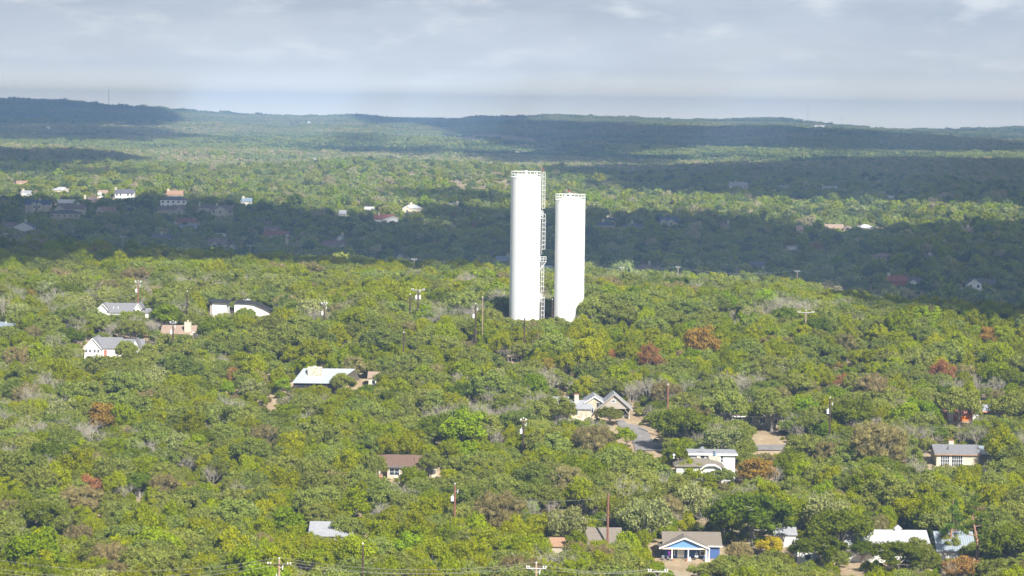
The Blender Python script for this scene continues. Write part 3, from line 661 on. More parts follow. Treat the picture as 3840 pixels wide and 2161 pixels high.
    h.vol(gx0, gx1 - .0, 0, 9, 2.6, 'gy', apex - 2.6, M['taupe'], M['paleroof'], oh=.5, fascia=M['taupe'], wall_on=False)
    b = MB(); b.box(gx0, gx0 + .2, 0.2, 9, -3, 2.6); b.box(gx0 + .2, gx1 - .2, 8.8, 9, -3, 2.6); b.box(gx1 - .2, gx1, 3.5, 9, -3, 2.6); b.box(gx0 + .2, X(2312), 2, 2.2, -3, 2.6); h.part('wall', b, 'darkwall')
    b = MB(); b.box(gx1 - .45, gx1 - .2, -.02, .25, -3, 2.59); b.tube([(gx1 - .35, .1, 1.2), (gx1 - 1.5, .1, 2.55)], .08, 4); h.part('carport_post', b, 'beige')
    h.win(X(2293), Z(1509), X(2307) - X(2293), .5, 0, nx=3, t=.1)
    wy = 1.5
    h.vol(X(2196), X(2262), wy, 12, Z(1510, wy), 'gy', 1.3, M['beige'], M['paleroof'], oh=.4, fascia=M['white'], wname='wing_wall', rname='wing_roof')
    h.win(X(2238), Z(1532, wy), 1.2, 1.3, wy, frame='beige', nx=2); h.win(X(2210), Z(1550, wy), 1.0, 1.3, wy, nx=2)
    h.vol(X(2085), X(2215), -1.0, 8, Z(1535, -1), 'gx', 1.5, M['limestone'], M['paleroof'], oh=.4, wname='stone_wall', rname='main_roof')
    for xx in (2118, 2150): h.win(X(xx), Z(1558, -1), 1.0, 1.2, -1, nx=2)
    h.chim(X(2154), X(2170), 2, 3.0, 1, Z(1481, 2), 'cream', 'redbrick')
    car = thing('parked_car', 'pale parked car in deep shade under the gabled carport', 'car', (h.x + X(2343), h.y + 4.2, h.z), math.radians(8))
    b = MB(); P = [(-.85, .35), (-.88, .75), (-.8, .95), (-.62, 1.4), (.62, 1.4), (.8, .95), (.88, .75), (.85, .35)]
    ys = [(-2.1, .55), (-1.9, .66), (-1.0, .70), (-.4, 1.0), (1.2, 1.0), (1.9, .72), (2.1, .6)]
    for yy, kz in ys:
        for (px_, pz) in P: b.v.append((px_, yy, .35 + (pz - .35) * (kz if pz > 1 else min(1, kz * 1.35))))
    for i in range(len(ys) - 1):
        for k in range(8): b.f.append((i * 8 + k, i * 8 + (k + 1) % 8, (i + 1) * 8 + (k + 1) % 8, (i + 1) * 8 + k)); b.mi.append(0)
    b.f += [tuple(range(8))[::-1], tuple(range((len(ys) - 1) * 8, len(ys) * 8))]; b.mi += [0, 0]; b.build('body', M['white'], car)
    for sx in (-.86, .86):
        for sy in (-1.3, 1.3): b = MB(); b.tube([(sx - .1, sy, .32), (sx + .1, sy, .32)], .32, 16); b.build('wheel', M['blackroof'], car)
    for sx in (-.6, .6): b = MB(); b.tube([(sx, -2.14, .62), (sx, -2.08, .62)], .11, 10); b.build('headlight', M['glass'], car)
    # long brown roofed house behind the oaks
    h = House('ranch_house', 'long low house with white eaves glimpsed behind oaks right of grey road', 2850, 1560, 2.6, mark='low white-eaved house behind oaks')
    X, Z = h.X, h.Z; h.vol(X(2720), X(2965), 0, 9, 2.6, 'gx', 1.6, M['limestone'], M['mauveroof'], oh=.6, fascia=M['white']); h.foot(X(2720), X(2970), -1, 10)
    for xx in (2760, 2800, 2850, 2895, 2935): h.win(X(xx), .8, 1.3, 1.3, 0, nx=2)
    pass
    # beige house with brown roof and red deck
    h = House('brown_roofed_house', 'beige house with brown shingle roof, wide windows and small red railed deck', 1500, 1749, 2.6, mark='beige house with brown roof')
    X, Z = h.X, h.Z; h.foot(X(1395), X(1650), -1, 12); h.clear(1450, 1704, 1535, 1750); h.clear(1438, 1745, 1500, 1782); h.clear(1585, 1742, 1632, 1778)
    h.vol(X(1396), X(1580), 2.5, 11, Z(1738, 2.5), 'gx', Z(1709, 6.7) - Z(1738, 2.5), M['cream'], M['brownroof'], oh=.5, fascia=M['mauveroof'])
    b = MB(); h.vol(X(1452), X(1550), 0, 6.5, 2.6, 'shed', 1.4, M['beige'], M['brownroof'], oh=.6, fascia=M['greycloth'], wname='front_wall', rname='front_roof')
    h.win(X(1461), .7, X(1497) - X(1461), 1.35, 0, nx=2, nz=2)
    b = MB(); b.box(X(1480), X(1489), -.5, -.01, -.4, .35); h.part('window_unit', b, 'white')
    h.vol(X(1560), X(1640), 1.0, 8, 2.5, 'gx', 1.5, M['limestone'], M['brownroof'], oh=.4, wname='stone_wall', rname='wing_roof')
    h.win(X(1584), .2, X(1611) - X(1584), 2.0, 1.0, nx=4, nz=3, frame='greysiding'); h.win(X(1618), .9, .9, .9, 1.0, nx=3, frame='beige')
    h.chim(X(1419), X(1433), 1.6, 2.5, -2, Z(1747), 'cream')
    b = MB(); b.box(X(1395), X(1440), -1.8, 1.9, -.75, -.6); b.box(X(1395), X(1440), -1.85, -1.803, -.75, -.55)
    for k in range(15): xx = X(1396) + k * (X(1438) - X(1396)) / 14; b.box(xx - .04, xx + .04, -1.84, -1.76, -.6, .3)
    b.box(X(1395), X(1440), -1.86, -1.74, .3, .42); h.part('deck_railing', b, 'reddeck')
    b = MB(); b.box(X(1420), X(1436), -.9, -.2, -.6, .9); h.part('shelf', b, 'orangeroof')
    # pale blue metal roof with stone chimney
    h = House('metal_roofed_house', 'dark timber house with pale blue metal roof and broad stone chimney', 1180, 1436, 2.8, mark='pale metal roof with stone chimney')
    X, Z = h.X, h.Z; h.foot(X(1080), X(1345), -1, 12); h.clear(1094, 1372, 1230, 1440); h.clear(1225, 1380, 1290, 1398)
    ym = 5.2; rz = Z(1381, ym); ze = Z(1436)
    b = MB(); T = .12; q = [(X(1095), -.4, ze), (X(1255), -.4, ze), (X(1328), ym, rz), (X(1132), ym, rz)]; b.slab(q, T)
    q = [(X(1328), ym + .004, rz), (X(1340), 10.5, ze), (X(1120), 10.5, ze), (X(1132), ym + .004, rz)]; b.slab(q, T)
    r0_ = X(1255)
    for k in range(34):
        f = k / 33.0; xa = X(1096) + f * (X(1254) - X(1096)); xb = X(1133) + f * (X(1327) - X(1133)); b.tube([(xa, -.4, ze + .03), (xb, ym, rz + .03)], .035, 4)
    h.part('roof', b, mat('pale_blue_metal_sheet', (0.45, 0.49, 0.52), 0.45, metal=0.2, nscale=.5, namp=.06))
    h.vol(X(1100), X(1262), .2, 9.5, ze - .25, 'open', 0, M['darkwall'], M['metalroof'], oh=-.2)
    h.win(X(1118), 0.4, 1.5, 1.8, .2, frame='darkwall', nx=2); h.win(X(1150), 0.4, 1.5, 1.8, .2, frame='darkwall', nx=2)
    h.chim(X(1151), X(1204), 2.2, 3.6, 1, Z(1379, 2.2), 'limestone', 'concrete', pot=.25)
    # white house with grey gable roof
    h = House('white_gabled_house', 'white house with grey shingle roof and row of windows at left of frame', 345, 1305, 2.7, mark='white house with grey roof and windows')
    X, Z = h.X, h.Z; h.foot(X(310), X(540), -1, 14); h.clear(314, 1262, 420, 1325); h.clear(400, 1262, 445, 1276); h.clear(498, 1272, 522, 1292)
    h.vol(X(316), X(378), 0, 12, 2.7, 'gy', Z(1270) - 2.7, M['siding'], M['greyroof'], oh=.3, fascia=M['white'])
    h.vol(X(350), X(446), 2.2, 10.0, Z(1305, 2.2), 'gx', Z(1266, 6.1) - Z(1305, 2.2), M['siding'], M['greyroof'], oh=.3, wname='long_wall', rname='long_roof')
    h.vol(X(446), X(530), 3.2, 10.0, 2.4, 'gx', Z(1271, 6.6) - 2.4, M['siding'], M['greyroof'], oh=.3, wname='rear_wall', rname='rear_roof')
    h.vol(X(493), X(524), .5, 6, Z(1300, .5), 'gy', Z(1271, .5) - Z(1300, .5), M['siding'], M['greyroof'], oh=.3, wname='wing_wall', rname='wing_roof')
    for a in (320, 334, 351, 365): h.win(X(a), Z(1322), X(a + 8) - X(a), .75, 0, nz=2, t=.07)
    h.door(X(386), .7, 1.9, 2.17, 'reddeck', z=.1)
    # house with grey roof and white gables, above it
    h = House('grey_roofed_house', 'low house with white trimmed gables, long pale grey roof and vent pipes', 440, 1168, 2.9, mark='pale grey roof with white gables')
    X, Z = h.X, h.Z; h.foot(X(355), X(570), -1, 13); h.clear(370, 1137, 430, 1160); h.clear(420, 1135, 500, 1150); h.clear(505, 1138, 528, 1158); h.clear(428, 1160, 445, 1176); h.clear(540, 1162, 566, 1174)
    h.vol(X(366), X(400), .5, 9.5, Z(1160), 'gy', Z(1142) - Z(1160), M['white'], M['greyroof'], oh=.4, fascia=M['white'])
    h.vol(X(384), X(502), 1.6, 9.0, 2.5, 'gx', Z(1138, 5.3) - 2.5, M['white'], M['greyroof'], oh=.3, wname='long_wall', rname='long_roof')
    h.vol(X(505), X(527), 1.0, 8.5, Z(1155, 1), 'gy', 1.2, M['white'], M['greyroof'], oh=.3, fascia=M['white'], wname='end_wall', rname='end_roof')
    h.vol(X(540), X(568), 3, 8, Z(1172, 3), 'gx', 1.0, M['white'], M['greyroof'], oh=.3, wname='annex_wall', rname='annex_roof')
    for a in (420, 437): b = MB(); b.tube([(X(a), 3.0, Z(1165)), (X(a), 3.0, Z(1150, 3))], .11, 8); h.part('vent_pipe', b, 'white')
    # modern house, black roof edge
    h = House('modern_house', 'white modern house with thin black sloping roof and dark chimney box', 900, 1142, 3.6, mark='modern white house with black roof')
    X, Z = h.X, h.Z; h.foot(X(775), X(1030), -1, 12); h.clear(783, 1124, 850, 1168); h.clear(860, 1118, 1015, 1150); h.clear(960, 1140, 1022, 1176)
    y = 0
    b = MB(); b.box(X(795), X(850), 0, 9, -3, Z(1135)); h.part('wall', b, 'white')
    b = MB(); b.slab([(X(779), -.8, Z(1131)), (X(860), -.8, Z(1135)), (X(860), 9.5, Z(1135) + .1), (X(779), 9.5, Z(1131) + .1)], .22); h.part('roof', b, 'blackroof')
    b = MB(); pts = [(878, 1137), (920, 1138), (950, 1141), (985, 1155), (1020, 1172)]
    v = [(X(a), 1.0, Z(c, 1.0)) for a, c in pts]
    for i in range(4):
        p, q = v[i], v[i + 1]; b.add([(p[0], 1, -3), (q[0], 1, -3), (q[0], 1, q[2]), (p[0], 1, p[2]), (p[0], 9, -3), (q[0], 9, -3), (q[0], 9, q[2]), (p[0], 9, p[2])], [(0, 1, 2, 3), (7, 6, 5, 4), (3, 2, 6, 7)])
    b.add([(v[4][0], 1, -3), (v[4][0], 9, -3), (v[4][0], 9, v[4][2]), (v[4][0], 1, v[4][2]), (v[0][0], 1, -3), (v[0][0], 9, -3), (v[0][0], 9, v[0][2]), (v[0][0], 1, v[0][2])], [(0, 1, 2, 3), (7, 6, 5, 4)]); h.part('wing_wall', b, 'white')
    b = MB(); v[4] = (v[4][0] + .4, v[4][1], v[4][2] - .18)
    for i in range(4):
        p, q = v[i], v[i + 1]; b.slab([(p[0], .4, p[2] + .26), (q[0], .4, q[2] + .26), (q[0], 9.5, q[2] + .26), (p[0], 9.5, p[2] + .26)], .24)
    h.part('wing_roof', b, 'blackroof')
    b = MB(); b.box(X(787), X(796) - .01, .3, 4, -2, Z(1138)); h.part('brick_end', b, 'taupe')
    h.chim(X(914), X(934), 4, 5.4, 2, Z(1126, 4), 'blackroof', 'galv', pot=.35)
    # tan roof with cream chimney
    h = House('tan_roofed_house', 'pinkish tan roof with big cream chimney showing between trees', 680, 1240, 3.0, mark='tan roof with cream chimney')
    X, Z = h.X, h.Z; h.foot(X(600), X(745), -1, 11); h.clear(610, 1214, 728, 1252); h.clear(688, 1202, 716, 1246)
    h.vol(X(606), X(728), 0, 9, Z(1252), 'gx', Z(1222, 4.5) - Z(1252), M['cream'], M['tanroof'], oh=.4)
    h.chim(X(690), X(715), .8, 2.2, 1, Z(1211), 'cream', 'cream', pot=.5)
    h.vol(X(716), X(742), -1.5, 4, Z(1256), 'gy', .9, M['cream'], M['tanroof'], oh=.3, fascia=M['white'], wname='end_wall', rname='end_roof')
    # grey roofed glass fronted house at right
    h = House('glass_fronted_house', 'cream house with flat grey gable roof, white framed glass front and brick-topped chimney', 3570, 1703, 2.7, mark='grey-roofed house with glass front')
    X, Z = h.X, h.Z; h.foot(X(3480), X(3780), -1, 12); h.clear(3498, 1662, 3650, 1735); h.clear(3562, 1648, 3592, 1670); h.clear(3640, 1700, 3675, 1738)
    h.vol(X(3512), X(3672), 0, 9.0, 2.7, 'gx', Z(1669, 4.5) - 2.7, M['cream'], M['greyroof'], oh=.5, fascia=M['orangeroof'])
    for a, w in ((3528, 32), (3570, 40)):
        h.win(X(a), -.1, w * h.s, 2.45, 0, nx=5, nz=3, t=.12)
    h.chim(X(3569), X(3588), 4.6, 5.6, 2, Z(1652, 4.6), 'cream', 'redbrick')
    b = MB(); b.tube([(X(3559), 1.8, 3), (X(3559), 1.8, Z(1674, 1.8))], .1, 8); h.part('stove_pipe', b, 'blackroof')
    h.vol(X(3672), X(3770), 3, 9, 2.5, 'gx', 1.3, M['beige'], M['metalroof'], oh=.5, wname='wing_wall', rname='wing_roof')
    # orange and white house
    h = House('orange_trimmed_house', 'white walled house with bright orange trim and grey roof among oaks at right', 3700, 1543, 2.7, mark='orange-trimmed house')
    X, Z = h.X, h.Z; h.foot(X(3540), X(3770), -1, 12); h.clear(3672, 1516, 3752, 1540); h.clear(3556, 1552, 3580, 1590); h.clear(3600, 1565, 3630, 1585)
    h.vol(X(3648), X(3760), 0, 8, 2.7, 'gx', Z(1520, 4) - 2.7, M['greysiding'], M['paleroof'], oh=.6, fascia=M['orange'])
    b = MB(); b.box(X(3656), X(3698), -.12, -.01, Z(1578), Z(1574)); h.part('sill_band', b, 'orange')
    h.win(X(3672), .5, 1.6, 1.7, 0, nx=2, frame='orange')
    h.vol(X(3545), X(3648), 1.5, 9, 2.0, 'gx', 1.5, M['orange'], M['redroof'], oh=.5, wname='orange_wall', rname='red_roof')
    b = MB(); b.box(X(3554), X(3576), 0.6, 1.49, -2.5, Z(1549)); h.part('white_panel', b, 'white')
    b = MB(); b.box(X(3552), X(3555), .5, .59, -2.5, Z(1560)); b.box(X(3575), X(3640), .3, .5, -.35, -.1); b.box(X(3600), X(3612), 1.2, 1.49, -.1, 1.3); h.part('trim', b, 'orange')
    # white metal roofed building at the bottom right
    h = House('white_metal_roofed_building', 'long white metal roof with small square cupola behind pines at bottom right', 3360, 2048, 3.2, cat='building', mark='long white metal roof')
    X, Z = h.X, h.Z; h.foot(X(3170), X(3500), -1, 16); h.clear(3306, 1982, 3462, 2012)
    h.vol(X(3176), X(3484), 0, 14, 3.0, 'gx', Z(1989, 7) - 3.0, M['white'], M['whiteroof'], oh=.5)
    b = MB(); zc = Z(1989, 7); xc = X(3384); b.box(xc - .6, xc + .6, 6.4, 7.6, zc - .5, zc + .45); c = h.part('cupola', b, 'white')
    b = MB(); b.add([(xc - .8, 6.2, zc + .46), (xc + .8, 6.2, zc + .46), (xc + .8, 7.8, zc + .46), (xc - .8, 7.8, zc + .46), (xc, 7, zc + 1.15)], [(3, 2, 1, 0), (0, 1, 4), (1, 2, 4), (2, 3, 4), (3, 0, 4)]); b.build('cupola_roof', M['whiteroof'], c)
    h = House('white_walled_outbuilding', 'white walled outbuilding showing through oak left of the long white roof', 3045, 2060, 3.0, cat='building', mark='white outbuilding behind oak')
    X, Z = h.X, h.Z; h.vol(X(2990), X(3090), 0, 7, 3.0, 'gx', 1.3, M['white'], M['whiteroof'], oh=.4); h.foot(X(2985), X(3095), -1, 8); h.clear(3022, 2068, 3066, 2086)
    h.door(X(3050), 1.0, 2.1, 0, 'greysiding', z=.1); h.win(X(3020), 1, 1, 1, 0)
    h = House('shaded_garage', 'small pale roofed garage behind yellow shrub right of the blue cottage', 2945, 2006, 2.4, cat='garage', mark='pale garage behind yellow shrub')
    X, Z = h.X, h.Z; h.vol(X(2905), X(2985), 0, 6, 2.4, 'gx', 1.0, M['greysiding'], M['paleroof'], oh=.3); h.foot(X(2900), X(2985), -3, 7); h.clear(2955, 2002, 2978, 2014)
    h = House('blue_roofed_house', 'blue-grey metal roof seen through pines at the bottom right', 3590, 2062, 2.8, mark='blue-grey roof behind pines')
    X, Z = h.X, h.Z; h.vol(X(3520), X(3650), 0, 9, 2.8, 'gx', Z(1995, 4.5) - 2.8, M['greysiding'], M['metalroof'], oh=.5); h.foot(X(3515), X(3655), -1, 10); h.clear(3585, 2004, 3610, 2024)
    h = House('silver_roofed_house', 'house with weathered silver roof mostly covered by oaks, lower left of centre', 1245, 2008, 2.8, mark='silver roof covered by oaks')
    X, Z = h.X, h.Z; h.vol(X(1165), X(1315), 0, 9, 2.8, 'gx', Z(1958, 4.5) - 2.8, M['cream'], M['paleroof'], oh=.5); h.foot(X(1160), X(1320), -1, 10); h.clear(1190, 1966, 1212, 1976)
    h.win(X(1215), .9, 1.2, 1.1, 0, nx=2)
    h = House('blue_metal_roofed_house', 'pale blue metal roof cut by the left edge of the picture', 8, 1226, 2.8, mark='pale roof at left edge')
    X, Z = h.X, h.Z; h.vol(X(-60), X(38), 0, 8, 2.8, 'hip', Z(1206, 4) - 2.8, M['white'], M['metalroof'], oh=.4); h.foot(X(-60), X(45), -1, 9); h.clear(-10, 1202, 38, 1220)
    b = MB(); b.tube([(X(15), 3, 3), (X(15), 3, Z(1203, 3))], .1, 6); h.part('vent_pipe', b, 'white')
    h = House('cream_cabin', 'small cream cabin corner right of the pale metal roof', 1396, 1418, 2.5, cat='cabin', mark='cream cabin corner')
    X, Z = h.X, h.Z; h.vol(X(1382), X(1430), 0, 6, 2.5, 'gx', 1.2, M['cream'], M['tanroof'], oh=.3); h.foot(X(1378), X(1432), -3, 7); h.clear(1382, 1404, 1410, 1434); h.win(X(1395), 1, .8, 1, 0)
    h = House('brown_sided_cabin', 'small dark cabin with reddish roof under oaks above bottom centre road', 2100, 1512, 2.5, cat='cabin', mark='dark cabin under oaks')
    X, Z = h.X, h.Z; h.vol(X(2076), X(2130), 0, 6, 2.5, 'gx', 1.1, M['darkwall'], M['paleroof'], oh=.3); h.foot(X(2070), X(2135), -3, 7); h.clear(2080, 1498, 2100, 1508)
near_houses()

# houses down in the valley and on the far slopes -------------------
def far_house(px, row_, w, style, wall, roof, chim, st, vis, name, label, depth=None, yaw=0, wing=None, mark=None, wins=0, door=None, cat='house', fascia=None):
    """px of the middle, row of the ridge, width in pixels; style gx / gy / hip / flat; wing = (offset px, width px, kind) in front"""
    rise = 2.6 if st > 1 else 2.2
    eave = 2.9 * st + (.2 if st == 1 else 0)
    if style == 'flat': rise = .3
    h = House(name, label, px, row_, eave + rise, yaw=yaw, mark=mark, d0=1150.0)
    ww = w * h.s; dp = depth or min(max(ww * .7, 7), 11)
    if style == 'gy': rise_ = min(rise, ww * .36)
    else: rise_ = min(rise, dp * .34)
    eave += rise - rise_
    h.vol(-ww / 2, ww / 2, 0, dp, eave, style, rise_, M[wall], M[roof], oh=.5, fascia=M[fascia] if fascia else None)
    h.clear(px - w / 2, row_ - 1, px + w / 2, row_ + vis * (.95 if vis > 8 else 1), 0); h.foot(-ww / 2, ww / 2, -4, dp + 1)
    if chim is not None:
        cx = chim * ww / 2; h.chim(cx - .7, cx + .7, dp * .4, dp * .4 + 1.2, 1, eave + rise_ + 1.3, 'cream' if chim < 0 or True else 'limestone')
    if wins:
        for k in range(wins):
            xc = -ww / 2 + ww * (k + .5) / wins
            if door is not None and k == wins // 2: continue
            for f in range(int(st)): h.win(xc - .6, .9 + 2.9 * f, 1.2, 1.4, 0, t=.14)
    if door is not None: h.door(-.6, 1.2, 2.3, 0, door, z=.0, handle=False)
    if wing:
        for ox, wpx, kind, wm, wr in wing:
            x0 = (ox - wpx / 2) * h.s; x1 = (ox + wpx / 2) * h.s
            rr = min(2.0, (x1 - x0) * .38)
            e2 = max(2.4, eave - .6 if kind != 'gy' else eave - .3)
            h.vol(x0, x1, -3.0, dp * .45, e2, kind, rr, M[wm], M[wr], oh=.35, wname='wing_wall', rname='wing_roof', fascia=M['white'] if kind == 'gy' else None)
            if kind == 'gy': h.win((x0 + x1) / 2 - .6, e2 - 1.9, 1.2, 1.3, -3.0, t=.12)
    return h
